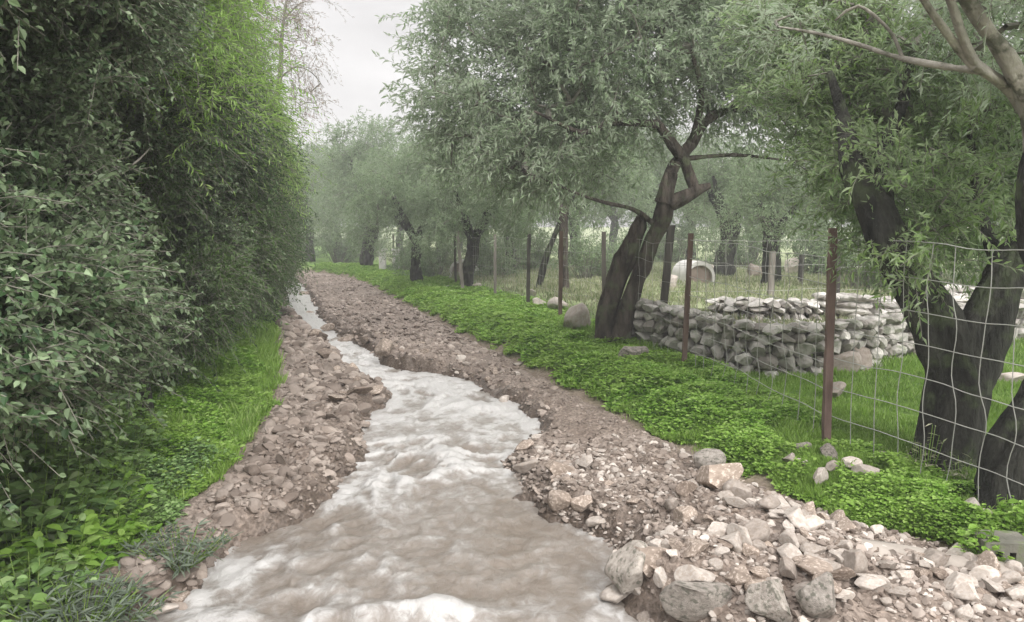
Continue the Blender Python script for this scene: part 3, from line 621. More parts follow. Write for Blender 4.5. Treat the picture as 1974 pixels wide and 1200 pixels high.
# dead wood showing in the hedge
def dead(name, label, cat, lines, mat):
    b = np.asarray(lines[0][0][0]); root = thing(name, label, cat, b)
    for k, (p, r) in enumerate(lines): mb = MB(); tube(p, r, mb, 8, .06, .25, 70 + k); mb.build('stem' if k == 0 else 'side_stem', mat, root, True, b)
h0 = hit(285, 812)
dead('dead_tree', 'dark bare dead trunk standing at the foot of the hedge above the grass', 'dead tree',
     [([h0 + [0, 0, -.1], P(275, 740, h0[1]), P(255, 660, h0[1]), P(270, 560, h0[1]), P(262, 480, h0[1] - .1)], [.075, .06, .05, .035, .015]),
      ([P(265, 720, h0[1]), P(300, 680, h0[1] - .1), P(325, 600, h0[1] - .1), P(320, 520, h0[1])], [.03, .025, .02, .008])], M['bark_dark'])
dead('dead_branch', 'pale bare forked twig sticking out of the dark middle of the hedge', 'branch',
     [([P(205, 365, 4.6), P(235, 335, 4.5), P(268, 308, 4.55), P(290, 285, 4.7)], [.009, .008, .006, .003]), ([P(235, 335, 4.5), P(205, 310, 4.55), P(180, 280, 4.7)], [.006, .005, .003])], M['bark_pale'])
dead('fallen_stem', 'pale bare stem curving over the herbs at the foot of the hedge', 'branch',
     [([P(160, 775, 4.3), P(200, 740, 4.25), P(235, 728, 4.25), P(250, 740, 4.3)], [.008, .008, .006, .004])], M['bark_pale'])

# wispy pinkish shrub against the sky
bw = gpos(505, 15); bw[0] -= .6; bw[2] = float(surf(bw[0], bw[1]))
blobs = [(P(575, 90, 15), (.45, .6, .9)), (P(590, 190, 15), (.3, .4, .5)), (P(545, 20, 15), (.5, .6, .7)), (P(575, -60, 15), (.6, .6, .6))]
tree('wispy_tree', 'thin wispy tree with sparse pinkish sprays hanging above the hedge top', 'tree', bw,
     [([bw - [0, 0, .1], bw + [.05, 0, 1.5], P(530, 200, 15), P(545, 60, 15), P(560, -60, 15)], [.07, .06, .05, .03, .015])],
     [([P(540, 150, 15), P(570, 130, 15), P(600, 140, 15), P(625, 170, 15)], [.02, .014, .01, .004]), ([P(545, 40, 15), P(575, 10, 15), P(600, 0, 15)], [.02, .012, .005])],
     blobs, 26, M['pinktwig'], M['twig'], seed=51, hole=-.5, nt=7, nl=8, tl=.5, ll=.07, lw=.016, droop=.9)

# ------------------------------------------------------------------ herbs and grass
def scatter(n, ya, yb, ua, ub, mask=None, seed=1):
    rg = np.random.default_rng(seed); y = ya * (yb / ya) ** rg.uniform(0, 1, n); u = ua(y) + (ub(y) - ua(y)) * rg.uniform(0, 1, n)
    x = u - K * y
    if mask is not None: k = mask(x, y); x, y = x[k], y[k]
    return x, y
def herb(name, label, cat, x, y, hgt_, ll, lw, mat, broad=True, per=5, seed=1, flat=.32):
    rg = np.random.default_rng(seed); n = len(x)
    cush = np.clip(.65 + .6 * fbm(x * 4, y * 4, 0, 3, seed + 2), .2, 1.3)
    z0 = surf(x, y); X_ = np.repeat(x, per); Y_ = np.repeat(y, per); Z0 = np.repeat(z0, per); c_ = np.repeat(cush, per)
    sz = np.clip(np.repeat(y, per) / 6, .8, 2.2) ** .8 * rg.uniform(.6, 1.3, n * per)
    hh = hgt_(X_, Y_) * c_ * rg.uniform(.1, 1, n * per) ** .6
    a = rg.uniform(0, 2 * np.pi, n * per); off = .04 * sz * rg.uniform(0, 1, n * per)
    D = np.stack([np.cos(a), np.sin(a), rg.uniform(-.1, .5, n * per)], -1) if broad else np.stack([np.cos(a) * .45, np.sin(a) * .45, np.ones(n * per)], -1)
    if not broad: hh = hh * .25
    Pb = np.stack([X_ + np.cos(a) * off, Y_ + np.sin(a) * off, Z0 + hh - .005], -1)
    Un = nrm(np.stack([rg.normal(size=n * per) * flat, rg.normal(size=n * per) * flat, np.ones(n * per)], -1)) if broad else nrm(rg.normal(size=(n * per, 3)))
    mb = MB(); leaves(Pb, D, Un, ll * sz * (1 if broad else c_), lw * sz, mb, False if not broad else 'b' == 'b', .12)
    o = mb.build(name, mat); tag(o, label, cat, kind='stuff'); return o
vr = lambda x, y: (x + K * y - uR(y) + .16 * fbm(x * 3, y * 3, 0, 3, 41))
CLR = np.array([hit(px, py)[:2] for px, py in [(1365, 895), (1385, 925), (1520, 895), (1548, 900), (1545, 872), (1600, 888), (1600, 908), (1640, 905), (1672, 925), (1580, 940), (1870, 985), (1895, 1000)]])
def near_clr(x, y):
    return np.min(np.hypot(x[:, None] - CLR[None, :, 0], y[:, None] - CLR[None, :, 1]), 1) < .14
vl = lambda x, y: (uL(y) - x - K * y - .14 * fbm(x * 3, y * 3, 0, 3, 42))
x, y = scatter(52000, 4.6, 33, lambda y: uR(y) - .15, lambda y: np.minimum(fence_u(y) + .25, uR(y) + 1.7), lambda x, y: (vr(x, y) > .12) & ~((y < 5.5) & (x > 1.75)) & ~near_clr(x, y), 1)
herb('verge_clover', 'bright green clover covering the raised verge right of the lane', 'clover', x, y, lambda x, y: .11 * ss(.02, .4, vr(x, y)) + .03, .029, .025, M['clover'], True, 6, 2)
x, y = scatter(11000, 3.55, 5.1, lambda y: uR(y) - .05, lambda y: fence_u(y) + .1, lambda x, y: (vr(x, y) > .1) & (y < 4.95 + .2 * vn(x * 3, y * 3)) & (x > 1.15) & (x + K * y - uR(y) > np.interp(y, [3.5, 4], [.2, .05])) & ~near_clr(x, y), 4)
herb('clover_mound', 'bright green clover mound between the rubble bank and the mesh fence', 'clover', x, y, lambda x, y: .12 * ss(0, .3, vr(x, y)) + .03, .027, .026, M['clover'], True, 6, 5)
x, y = scatter(30000, 3.9, 11, lambda y: fence_u(y) - .3, lambda y: fence_u(y) + 6, lambda x, y: (y < wall_y(x) + .05) & (x < 7.5), 6)
herb('field_grass', 'short bright green grass between the mesh fence and the dry stone wall', 'grass', x, y, lambda x, y: .22 + 0 * x, .075, .009, M['grass'], False, 5, 7)
x, y = scatter(22000, 8, 34, lambda y: fence_u(y) + .2, lambda y: fence_u(y) + 12, lambda x, y: (y > wall_y(x) + .3), 8)
herb('dry_grass', 'pale thin grass on the field behind the dry stone wall', 'grass', x, y, lambda x, y: .18 + 0 * x, .07, .012, M['drygrass'], False, 4, 9)
x, y = scatter(22000, 4.3, 27, lambda y: uL(y) - 1.5, lambda y: uL(y) + .15, lambda x, y: (vl(x, y) > .05) & (vl(x, y) < np.interp(y, [4.3, 5.2, 8, 14], [.75, 1.2, 1.3, 1.2])), 10)
herb('bank_grass', 'bright green herbs on the bank between the hedge and the lane', 'grass', x, y, lambda x, y: .16 * ss(0, .4, vl(x, y)) + .04, .036, .026, M['clover'], True, 6, 11)
x, y = scatter(9000, 4.3, 12, lambda y: uL(y) - 1.3, lambda y: uL(y) + .12, lambda x, y: vl(x, y) > .02, 12)
herb('tall_grass', 'thin upright grass blades standing among the bank herbs', 'grass', x, y, lambda x, y: .2 + 0 * x, .13, .008, M['grass'], False, 4, 13)

x, y = scatter(8000, 4.8, 30, lambda y: uR(y) - .1, lambda y: np.minimum(fence_u(y) + .2, uR(y) + 1.6), lambda x, y: (vr(x, y) > .04) & ~near_clr(x, y) & (vn(x * 1.7, y * 1.7, 0, 99) > -.25), 24)
herb('verge_blades', 'thin grass blades standing up through the verge clover', 'grass', x, y, lambda x, y: .2 + 0 * x, .075, .006, M['grass'], False, 3, 25)
x, y = scatter(26000, 3.3, 6.5, lambda y: uR(y) - .05, lambda y: fence_u(y) + .6, lambda x, y: vr(x, y) > .1, 14)
herb('verge_grass', 'short grass around the near rusty post and the pale stones', 'grass', x, y, lambda x, y: .2 + 0 * x, .05, .007, M['grass'], False, 4, 15)
x, y = scatter(14000, 3.0, 5.2, lambda y: uL(y) - 1.6, lambda y: uL(y) + .1, lambda x, y: vl(x, y) > .08, 16)
herb('ground_weeds', 'low leafy ground cover at the hedge foot, lower left', 'weeds', x, y, lambda x, y: .16 * ss(0, .35, vl(x, y)) + .03, .034, .026, M['weed'], True, 5, 17)

# single weeds at the lower left, each a plant
def weed(name, label, base, n, h, r, ll, lw, mat, group=None, broad=True, up=.5, seed=1):
    rg = np.random.default_rng(seed); root = thing(name, label, 'plant', base, group); st = MB(); lf = MB()
    a = rg.uniform(0, 6.28, n); rr = r * np.sqrt(rg.uniform(0, 1, n)); tips = np.stack([np.cos(a) * rr, np.sin(a) * rr, h * rg.uniform(.5, 1, n) * (1 - .5 * (rr / r) ** 2)], -1)
    b_ = np.stack([np.cos(a) * rr * .35, np.sin(a) * rr * .35, np.full(n, -.03)], -1)
    segs(b_, tips, .003, .0015, st)
    per = 7; t_ = rg.uniform(.3, 1.05, (n * per, 1)); pos = np.repeat(b_, per, 0) * (1 - t_) + np.repeat(tips, per, 0) * t_
    al = rg.uniform(0, 6.28, n * per); D = np.stack([np.cos(al), np.sin(al), rg.uniform(-.3, up, n * per)], -1)
    s_ = rg.uniform(.55, 1.2, n * per); leaves(pos, D, nrm(rg.normal(size=(n * per, 3)) * .4 + [0, 0, 1]), ll * s_, lw * s_, lf, broad, .12)
    st.build('stems', M['grass'], root); lf.build('leaves', mat, root)
WG = 'leafy weeds under the hedge'
for k, (px, py, n, h, r, ll, m_, lab) in enumerate([
    (40, 1090, 60, .55, .3, .085, 'weed', 'broad leaved weed in the bottom left corner beside the hedge'),
    (150, 1010, 60, .5, .28, .07, 'weed', 'bushy leafy weed just above the bright yellowish clump at lower left'),
    (215, 960, 50, .38, .25, .06, 'weed', 'leafy weed between the hedge foot and the bank herbs'),
    (80, 960, 70, .75, .35, .075, 'bramble', 'grey green leafy weed climbing into the hedge at the left edge'),
    (190, 900, 60, .55, .3, .065, 'weed', 'leafy weed right below the pale curved stem'),
    (120, 1120, 50, .34, .25, .07, 'clover', 'bright yellowish green weed clump at lower left'),
    (20, 870, 70, .9, .4, .07, 'bramble', 'tall grey green weed at the left edge under the brambles'),
    (1895, 1085, 40, .2, .12, .04, 'clover', 'bright weed hiding the left corner of the hollow block'), (1955, 1030, 40, .2, .14, .04, 'clover', 'bright weed growing behind the hollow block'),
    (225, 1055, 40, .22, .2, .05, 'clover', 'small bright green clump at the lane edge, lower left'),
    (60, 1190, 50, .3, .26, .06, 'weed', 'low weed cut by the bottom left corner of the picture'),
    (110, 1050, 70, .5, .3, .075, 'weed', 'leafy weed between the corner weed and the yellowish clump'), (150, 950, 70, .6, .3, .06, 'weed', 'taller leafy weed near the hedge foot, lower left'),
    (260, 900, 60, .42, .28, .055, 'weed', 'leafy weed at the hedge foot right of the pale curved stem'), (60, 1020, 70, .7, .3, .08, 'weed', 'tall broad leaved weed against the left edge'),
    (200, 1010, 60, .36, .25, .055, 'clover', 'bright leafy weed at the edge of the bank herbs'), (240, 840, 60, .5, .3, .055, 'weed', 'leafy weed below the dark dead trunk')]):
    weed('leafy_weed', lab, hit(px, py), n, h, r, ll, ll * .72, M[m_], WG, True, .5, 900 + k)
for k, (px, py, n, h, r, lab) in enumerate([(345, 1080, 70, .16, .24, 'silvery low weed lying on the gravel at the left lane edge'), (230, 1190, 60, .14, .2, 'silvery weed at the bottom edge left of the stream'),
                                             (150, 1200, 80, .2, .25, 'grassy silver green tuft in the bottom left corner')]):
    weed('silvery_weed', lab, hit(px, py), n, h, r, .07, .012, M['silver'], 'silvery weeds at the lane edge', False, .9, 950 + k)
for k, (px, py, h, lab) in enumerate([(1780, 925, .38, 'pale dry plant with upright stalks at the foot of the dark forked olive'), (1850, 945, .25, 'small dry plant right of the upright stalks under the dark olive')]):
    weed('dry_plant', lab, hit(px, py), 14, h, .12, .05, .012, M['drygrass'], 'dry plants at the fence foot', False, .6, 970 + k)

# ------------------------------------------------------------------ stones
def ico(sub):
    import bmesh
    bm = bmesh.new(); bmesh.ops.create_icosphere(bm, subdivisions=sub, radius=1); bm.verts.ensure_lookup_table()
    V = np.array([v.co[:] for v in bm.verts]); Ft = np.array([[v.index for v in f.verts] for f in bm.faces]); bm.free(); return V, Ft
ICO = {k: ico(k) for k in (1, 2, 3, 4)}
def rock(sub, rg, cuts=9, rough=.06, dmin=.38):
    V, Ft = ICO[sub]; V = V.copy()
    for _ in range(cuts):
        n = nrm(rg.normal(size=3)); d = rg.uniform(dmin, .85); V = V - np.maximum(0, V @ n - d)[:, None] * n
    s = rg.integers(0, 999)
    V = V * (1 + rough * fbm(V[:, 0] * 2.5, V[:, 1] * 2.5, V[:, 2] * 2.5, 3, int(s)))[:, None]
    return V / np.abs(V).max(0), Ft
def rotm(rg, tilt=.5):
    a = rg.uniform(0, 6.28); b_, c_ = rg.normal(size=2) * tilt
    Rz = np.array([[math.cos(a), -math.sin(a), 0], [math.sin(a), math.cos(a), 0], [0, 0, 1]])
    Rx = np.array([[1, 0, 0], [0, math.cos(b_), -math.sin(b_)], [0, math.sin(b_), math.cos(b_)]])
    Ry = np.array([[math.cos(c_), 0, math.sin(c_)], [0, 1, 0], [-math.sin(c_), 0, math.cos(c_)]])
    return Rx @ Ry @ Rz
rg = np.random.default_rng(77)
ROCK = []
for k in range(16):
    V, Ft = rock(4, rg, int(rg.integers(9, 15)), .06, .42); me = link_mesh('stone', V, Ft, None, None, True); ROCK.append(me.data); bpy.data.objects.remove(me)
ROCKS = {}
for nm in ('stone_pale', 'stone_brown', 'stone_grey'):
    ROCKS[nm] = []
    for me in ROCK:
        c_ = me.copy(); c_.materials.append(M[nm]); c_.name = 'stone'; ROCKS[nm].append(c_)
srg = np.random.default_rng(5)
def stone(p, size, mat, label, group=None, name='stone', asp=None, rz=None, tilt=.25, sink=.3, cat='stone'):
    o = bpy.data.objects.new(name, ROCKS[mat][srg.integers(0, 16)]); C.objects.link(o)
    asp = asp or (1, srg.uniform(.65, .95), srg.uniform(.42, .75))
    o.scale = [float(size * v) for v in asp]
    o.rotation_euler = (float(srg.normal() * tilt), float(srg.normal() * tilt), float(srg.uniform(0, 6.28) if rz is None else rz))
    o.location = (float(p[0]), float(p[1]), float(p[2] + size * asp[2] * (1 - 2 * sink)))
    return tag(o, label, cat, group)
# hand-placed stones: pixel of base, width in pixels, tone, aspect, label
def hand(px, py, wpx, mat, label, asp=None, rz=None, tilt=.2, sink=.1, name='stone', group=None):
    p = hit(px, py); sink = sink - .22 * ('post' in label and name == 'stone'); stone(p, wpx / F * p[1] / 2, mat, label, group, name, asp, rz, tilt, sink)
HG = 'larger stones along the stream banks'
for a in [
 (1020, 908, 75, 'stone_pale', 'long pale slab of stone tipped at the water edge right of the stream', (1, .45, .4), .5),
 (1075, 915, 70, 'stone_brown', 'brown slab just right of the long pale slab by the water', (1, .5, .4), .2),
 (1012, 868, 42, 'stone_brown', 'small brown stone above the long pale slab', None, None),
 (1130, 900, 50, 'stone_pale', 'pale squarish stone right of the slabs by the water', None, None),
 (1080, 980, 52, 'stone_brown', 'rounded brown stone at the water edge, left of a similar pair', (1, .9, .8), None),
 (1125, 985, 50, 'stone_brown', 'rounded brown stone of the pair at the water edge, right one', (1, .9, .8), None),
 (1298, 985, 36, 'stone_pale', 'small white rounded stone standing out in the rubble bank', (1, .9, 1), None),
 (1150, 1012, 45, 'stone_pale', 'flat pale stone under the rounded pair at the water edge', (1, .6, .4), None),
 (1245, 1100, 110, 'stone_brown', 'broad flat topped brown stone overhanging the stream at lower right', (1, .7, .5), .3),
 (1215, 1145, 120, 'stone_grey', 'large wet grey boulder in the stream below the flat topped stone', (1, .8, .9), .8),
 (1275, 1130, 45, 'stone_pale', 'pale upright stone wedged right of the wet grey boulder', (.8, .7, 1), None),
 (1340, 1132, 85, 'stone_pale', 'pale wedge shaped stone with a peaked top above the grey boulders', (1, .6, .55), .1),
 (1345, 1190, 160, 'stone_grey', 'big mottled grey boulder at the bottom edge, left of three', (1, .7, .6), .2),
 (1490, 1195, 120, 'stone_grey', 'big mottled grey boulder at the bottom edge, middle of three', (1, .8, .8), .9),
 (1580, 1180, 120, 'stone_grey', 'big mottled grey boulder at the bottom edge, right of three', (1, .8, .7), 1.6),
 (1425, 1130, 60, 'stone_brown', 'brown notched stone in the middle of the lower right heap', (1, .8, .8), None),
 (1460, 1145, 55, 'stone_brown', 'square brown stone under the notched one', None, None),
 (1520, 1120, 55, 'stone_pale', 'upright pale stone right of the notched brown stone', (.7, .7, 1), None),
 (1560, 1110, 90, 'stone_brown', 'large tilted brown slab in the lower right heap', (1, .6, .5), 2.6),
 (1645, 1105, 62, 'stone_pale', 'large pale rounded stone beside the concrete edging', (1, .8, .85), None),
 (1675, 1135, 62, 'stone_pale', 'pale stone just below the large rounded one', None, None),
 (1710, 1100, 45, 'stone_pale', 'whitish stone resting against the concrete edging', None, None),
 (1735, 1150, 55, 'stone_pale', 'flat pale stone in the stones along the concrete edging', (1, .7, .45), None),
 (1775, 1115, 40, 'stone_brown', 'small brown stone in front of the concrete edging', None, None),
 (1850, 1140, 75, 'stone_pale', 'long pale stone on the right end of the rubble heap', (1, .6, .6), .2),
 (1860, 1195, 42, 'stone_pale', 'white oval stone standing at the bottom edge, far right of the heap', (.8, .7, 1), None),
 (1920, 1140, 55, 'stone_pale', 'flat pale stone in front of the hollow block', None, None),
 (1960, 1160, 50, 'stone_pale', 'pale stone at the right edge below the hollow block', None, None),
 (1480, 985, 60, 'stone_pale', 'whitish angular stone at the top of the rubble heap', (1, .7, .6), None),
 (1420, 980, 50, 'stone_pale', 'pale angular stone left of the whitish one on the heap top', None, None),
 (1385, 940, 110, 'stone_brown', 'broad brown stone below the mossy boulder beside the verge', (1, .6, .5), .2),
 (1365, 905, 70, 'stone_grey', 'mossy grey boulder at the lower end of the clover verge', (1, .8, .65), None),
 (1520, 900, 40, 'stone_pale', 'pale stone left in the row at the foot of the rusty near post', (1, .7, .6), None),
 (1548, 905, 38, 'stone_pale', 'pale stone second in the row at the foot of the rusty near post', (1, .7, .6), None),
 (1545, 875, 36, 'stone_grey', 'grey stone topmost in the row left of the rusty near post', (1, .7, .7), None),
 (1600, 890, 60, 'stone_grey', 'grey stone in front of the base of the rusty near post', (1, .7, .55), None),
 (1600, 912, 40, 'stone_pale', 'small pale stone below the grey one at the near post', (1, .7, .6), None),
 (1640, 910, 45, 'stone_pale', 'pale stone right of the near post base', (1, .7, .6), None),
 (1672, 930, 62, 'stone_pale', 'long pale stone at the right end of the row by the near post', (1, .6, .5), 2.4),
 (1580, 945, 46, 'stone_pale', 'pinkish upright stone in the grass under the post stones', (.8, .7, 1), None),
 (1870, 990, 40, 'stone_pale', 'whitish stone at the fence foot, left of two', (1, .8, .9), None),
 (1895, 1005, 50, 'stone_pale', 'whitish stone at the fence foot, right of two', (1, .7, .6), None),
 (1608, 775, 50, 'stone_pale', 'pale pyramid shaped stone lying in the grass right of the near post', (1, .8, .7), None),
 (1890, 885, 110, 'stone_grey', 'broad flat grey slab lying between the two dark olive trunks', (1, .7, .25), .2),
 (1945, 745, 90, 'stone_pale', 'pale flat stone in the field beyond the dark olive trunks', (1, .7, .4), None),
 (1715, 890, 50, 'stone_grey', 'dark mossy stone in the grass beside the dark forked trunk', (1, .7, .5), None),
 (665, 666, 48, 'stone_brown', 'brown ledge stone above the bright pool, left one', (1, .7, .45), .1), (706, 664, 42, 'stone_brown', 'brown ledge stone above the bright pool, right one', (1, .7, .5), 2.),
 (742, 690, 50, 'stone_brown', 'square brown stone right of the bright pool in the lane', (1, .8, .8), None),
 (622, 690, 44, 'stone_brown', 'low brown stone left of the bright pool', (1, .7, .5), None),
 (600, 612, 30, 'stone_brown', 'brown stone breaking the narrow far stream, upper one', (1, .7, .55), None), (632, 640, 34, 'stone_brown', 'brown stone at the right edge of the narrow far stream', (1, .7, .5), None),
 (606, 650, 36, 'stone_brown', 'brown stone at the left edge of the narrow far stream', (1, .7, .5), None), (650, 668, 30, 'stone_grey', 'dark wet stone at the head of the bright pool', (1, .7, .6), None),
 (588, 575, 26, 'stone_brown', 'small brown stone in the farthest stretch of the stream', (1, .7, .5), None), (548, 570, 24, 'stone_grey', 'dark stone at the left edge of the farthest stretch of the stream', (1, .7, .5), None),
 (556, 610, 40, 'stone_grey', 'dark stone at the left lane edge beside the far stream', (1, .6, .6), 2.4),
 (690, 762, 60, 'stone_brown', 'flat brown stone jutting into the stream from the left bank', (1, .7, .3), .1),
 (725, 760, 44, 'stone_brown', 'small flat brown stone at the tip of the left bank ledge', (1, .7, .35), 1.1),
 (650, 775, 50, 'stone_brown', 'flat brown stone behind the ledge on the left bank', (1, .7, .35), 2.1),
 (1110, 640, 60, 'stone_pale', 'pale boulder behind the clover at the left of the leaning olive', (1, .8, 1), None),
 (1075, 605, 45, 'stone_pale', 'pale boulder by the propped trunk behind the clover verge', (1, .8, .8), None),
 (1040, 600, 40, 'stone_pale', 'small pale stone left of the boulder by the propped trunk', (1, .8, .7), None),
 (960, 985, 34, 'stone_pale', 'pale rock almost covered by foam in midstream', (1, .8, .5), None),
 (430, 970, 36, 'stone_brown', 'brown stone at the left lane edge below the bank herbs', None, None),
 (455, 968, 22, 'stone_pale', 'small whitish stone at the tip of the bank herbs', None, None),
 (300, 1195, 90, 'stone_pale', 'broad pale stone at the bottom edge left of the stream', (1, .6, .4), .1),
 (350, 1160, 50, 'stone_brown', 'brown stone near the bottom left of the stream', (1, .6, .4), None),
 (260, 1150, 50, 'stone_brown', 'brown stone beside the silvery weed at lower left', (1, .6, .45), None),
]: hand(a[0], a[1], a[2], a[3], a[4], a[5], a[6], group=HG)
# random rubble
lab = {('stone_pale', 'heap'): 'loose pale stone in the rubble heap right of the stream', ('stone_brown', 'heap'): 'loose brown stone in the rubble heap right of the stream',
       ('stone_pale', 'left'): 'loose pale stone on the gravel bank left of the stream', ('stone_brown', 'left'): 'loose brown stone on the gravel bank left of the stream',
       ('stone_pale', 'far'): 'loose pale stone on the far gravel bar right of the pool', ('stone_brown', 'far'): 'loose brown stone on the far gravel bar right of the pool'}
def rubble(n, zone, polys, smin, smax, pale):
    k = 0
    while k < n:
        (x0, y0_, x1, y1_) = polys[srg.integers(0, len(polys))]
        px, py = srg.uniform(x0, x1), srg.uniform(y0_, y1_)
        p = at(px, py, .03); u_ = p[0] + K * p[1]
        if not (uL(p[1]) + .05 < u_ < uR(p[1]) + .1) or (XL(p[1]) + .02 < p[0] < XR(p[1]) - .02): continue
        p[2] = float(surf(p[0], p[1])); mt = 'stone_pale' if srg.random() < pale else 'stone_brown'
        s = smin * (smax / smin) ** (srg.random() ** 1.6)
        stone(p, s, mt, lab[(mt, zone)], lab[(mt, zone)].replace('loose', 'loose small').replace('stone in', 'stones in').replace('stone on', 'stones on'), tilt=.35, sink=.3); k += 1
rubble(115, 'heap', [(1180, 1075, 1974, 1200), (1180, 1075, 1974, 1200), (1300, 990, 1700, 1120)], .035, .09, .6)
rubble(55, 'heap', [(1180, 1060, 1974, 1200), (1300, 960, 1660, 1110), (1060, 930, 1420, 1060), (990, 850, 1330, 950)], .018, .05, .55)
rubble(45, 'left', [(640, 700, 745, 790), (600, 690, 740, 800), (540, 600, 600, 680), (520, 700, 720, 960), (430, 900, 640, 1010), (220, 1090, 400, 1200)], .02, .055, .35)
rubble(30, 'far', [(640, 600, 900, 720), (740, 690, 1000, 800)], .035, .09, .4)
# gravel chips: uncountable
grg = np.random.default_rng(9)
def chips(name, label, n, ya, yb, ua, ub, smin, smax, sub=1, keepf=None, seed=3, mat='gravel'):
    rg = np.random.default_rng(seed); y = ya * (yb / ya) ** rg.uniform(0, 1, n); u = ua(y) + (ub(y) - ua(y)) * rg.uniform(0, 1, n); x = u - K * y
    e = np.minimum(x - XL(y), XR(y) - x); k = (e < .06) & (fbm(x * 1.6, y * 1.6, 0, 3, seed) > -.35 + .5 * rg.uniform(0, 1, n) - .25)
    if keepf: k &= keepf(x, y)
    x, y = x[k], y[k]; n = len(x); s = smin * (smax / smin) ** (rg.uniform(0, 1, n) ** 2) * np.clip(y / 5, .8, 2.2)
    V, Ft = ICO[sub]; R = np.stack([rotm(rg, .35) for _ in range(400)])[rg.integers(0, 400, n)]
    lib = np.stack([rock(sub, rg, 6, .1)[0] for _ in range(40)])[rg.integers(0, 40, n)]
    sc3 = np.stack([s, s * rg.uniform(.55, .95, n), s * rg.uniform(.3, .7, n)], -1)
    Vw = np.einsum('nij,nvj->nvi', R, lib * sc3[:, None]) + np.stack([x, y, surf(x, y) + s * .12], -1)[:, None]
    Fw = (np.arange(n) * len(V))[:, None, None] + Ft[None]
    o = link_mesh(name, Vw.reshape(-1, 3), Fw.reshape(-1, 3), M[mat]); tag(o, label, 'gravel', kind='stuff')
chips('gravel', 'small brown and pale stone chips strewn over the muddy lane', 15000, 2.6, 30, lambda y: uL(y) + .02, lambda y: uR(y) - .02, .008, .034, 1, None, 3)
chips('rubble_chips', 'small angular stones filling the rubble heap beside the stream', 5200, 2.6, 5.6, lambda y: 1.5 + 0 * y, lambda y: uR(y) + .05, .014, .04, 2, None, 13)

chips('bank_slabs', 'flat brown slabs and chips broken out of the gravel bank left of the stream', 1500, 3.2, 16, lambda y: uL(y) + .05, lambda y: XL(y) + K * y + .03, .02, .07, 2, None, 23)
chips('terrace_rubble', 'pale loose rubble lying on the terrace between the two stone walls', 1400, 7.8, 11, lambda y: 4.3 + 0 * y, lambda y: 9 + 0 * y, .015, .05, 2, lambda x, y: (y > wall_y(x) + .15) & (x > 1.9), 43, 'wall_pale')
chips('pale_rubble', 'small pale broken stones lying on top of the rubble heap', 1300, 2.7, 5.4, lambda y: 1.5 + 0 * y, lambda y: uR(y) + .05, .016, .04, 2, None, 53, 'stone_chip')
# dry stone walls
def stone_wall(name, label, path, h, thick, sz, mat, seed, sub=2, ragged=.3):
    rg = np.random.default_rng(seed); mb = MB(); path = np.asarray(path, float); seglen = np.linalg.norm(np.diff(path, axis=0), axis=1); cum = np.concatenate([[0], np.cumsum(seglen)]); tot = cum[-1]
    base = np.array([*path[len(path) // 2], float(surf(*path[len(path) // 2]))])
    lib = [rock(sub, rg, 9, .06) for _ in range(30)]
    z = 0
    while z < h:
        ch = sz * rg.uniform(.75, 1.25) * (1.15 - .4 * z / h); s_ = rg.uniform(0, sz)
        while s_ < tot:
            wd = sz * rg.uniform(.8, 2.0); c_ = s_ + wd / 2
            if c_ > tot: break
            px = np.interp(c_, cum, path[:, 0]); py = np.interp(c_, cum, path[:, 1]); e = 1e-2
            d = np.array([np.interp(c_ + e, cum, path[:, 0]) - np.interp(c_ - e, cum, path[:, 0]), np.interp(c_ + e, cum, path[:, 1]) - np.interp(c_ - e, cum, path[:, 1])]); d /= np.linalg.norm(d) + 1e-9
            nn = np.array([d[1], -d[0]])
            if z + ch > h * (1 - ragged * (.5 + .5 * vn(c_ * 2.5, seed, 0, 4))) and z > h * .45: s_ += wd; continue
            for row in ((-1, 1) if thick > .22 else (0,)):
                V, Ft = lib[rg.integers(0, 30)]; R = rotm(rg, .12); sc3 = np.array([wd * .54, thick * (.32 if row else .5), ch * .58 * rg.uniform(.85, 1.1)])
                a0 = math.atan2(d[1], d[0]); Rz = np.array([[math.cos(a0), -math.sin(a0), 0], [math.sin(a0), math.cos(a0), 0], [0, 0, 1]])
                if rg.random() < .5: V = V * [-1, 1, 1]; Ft = Ft[:, ::-1]
                tl = rg.normal() * .13; Rt = np.array([[math.cos(tl), 0, math.sin(tl)], [0, 1, 0], [-math.sin(tl), 0, math.cos(tl)]])
                off = nn * row * thick * .24 + nn * rg.normal() * .02 - nn * row * z * .06
                g = float(surf(px + nn[0] * .25, py + nn[1] * .25))
                mb.add((V * sc3) @ Rt.T @ Rz.T + [px + off[0], py + off[1], g - .03 + z + ch / 2], Ft)
            s_ += wd
        z += ch * .88
    o = mb.build(name, mat, None, False, base); o.location = base; return tag(o, label, 'wall')
w1 = [(1.32, 9.35), (1.5, 8.9), (1.95, 8.15), (2.5, 7.75), (3.4, 8.0), (4.9, 9.2), (6.5, 9.9)]
stone_wall('dry_stone_wall', 'grey dry stone terrace wall curving behind the near posts', w1, .66, .36, .12, M['wall_grey'], 31, 2, .14)
def wl(px, z, Y): return ((px - CX) / F * Y, Y)
w2 = [wl(1365, 0, 10.3), wl(1480, 0, 9.9), wl(1600, 0, 9.8), wl(1770, 0, 10.2), wl(1870, 0, 11.5)]
stone_wall('rubble_wall', 'low whitish tumbled rubble wall across the field behind the grey wall', w2, .4, .8, .1, M['wall_pale'], 32, 2, .3)
w3 = [(5.9, 11.2), (7.2, 11.0), (9, 11.4)]
stone_wall('field_wall', 'short grey wall in the field right of the dark forked trunk', w3, .45, .35, .11, M['wall_grey'], 33)
w4 = [wl(790, 0, 19.5), wl(850, 0, 18.5), wl(920, 0, 17.5)]
stone_wall('low_stone_wall', 'low pale line of stones behind the far verge under the fence', w4, .22, .4, .1, M['wall_pale'], 34, 2, .5)
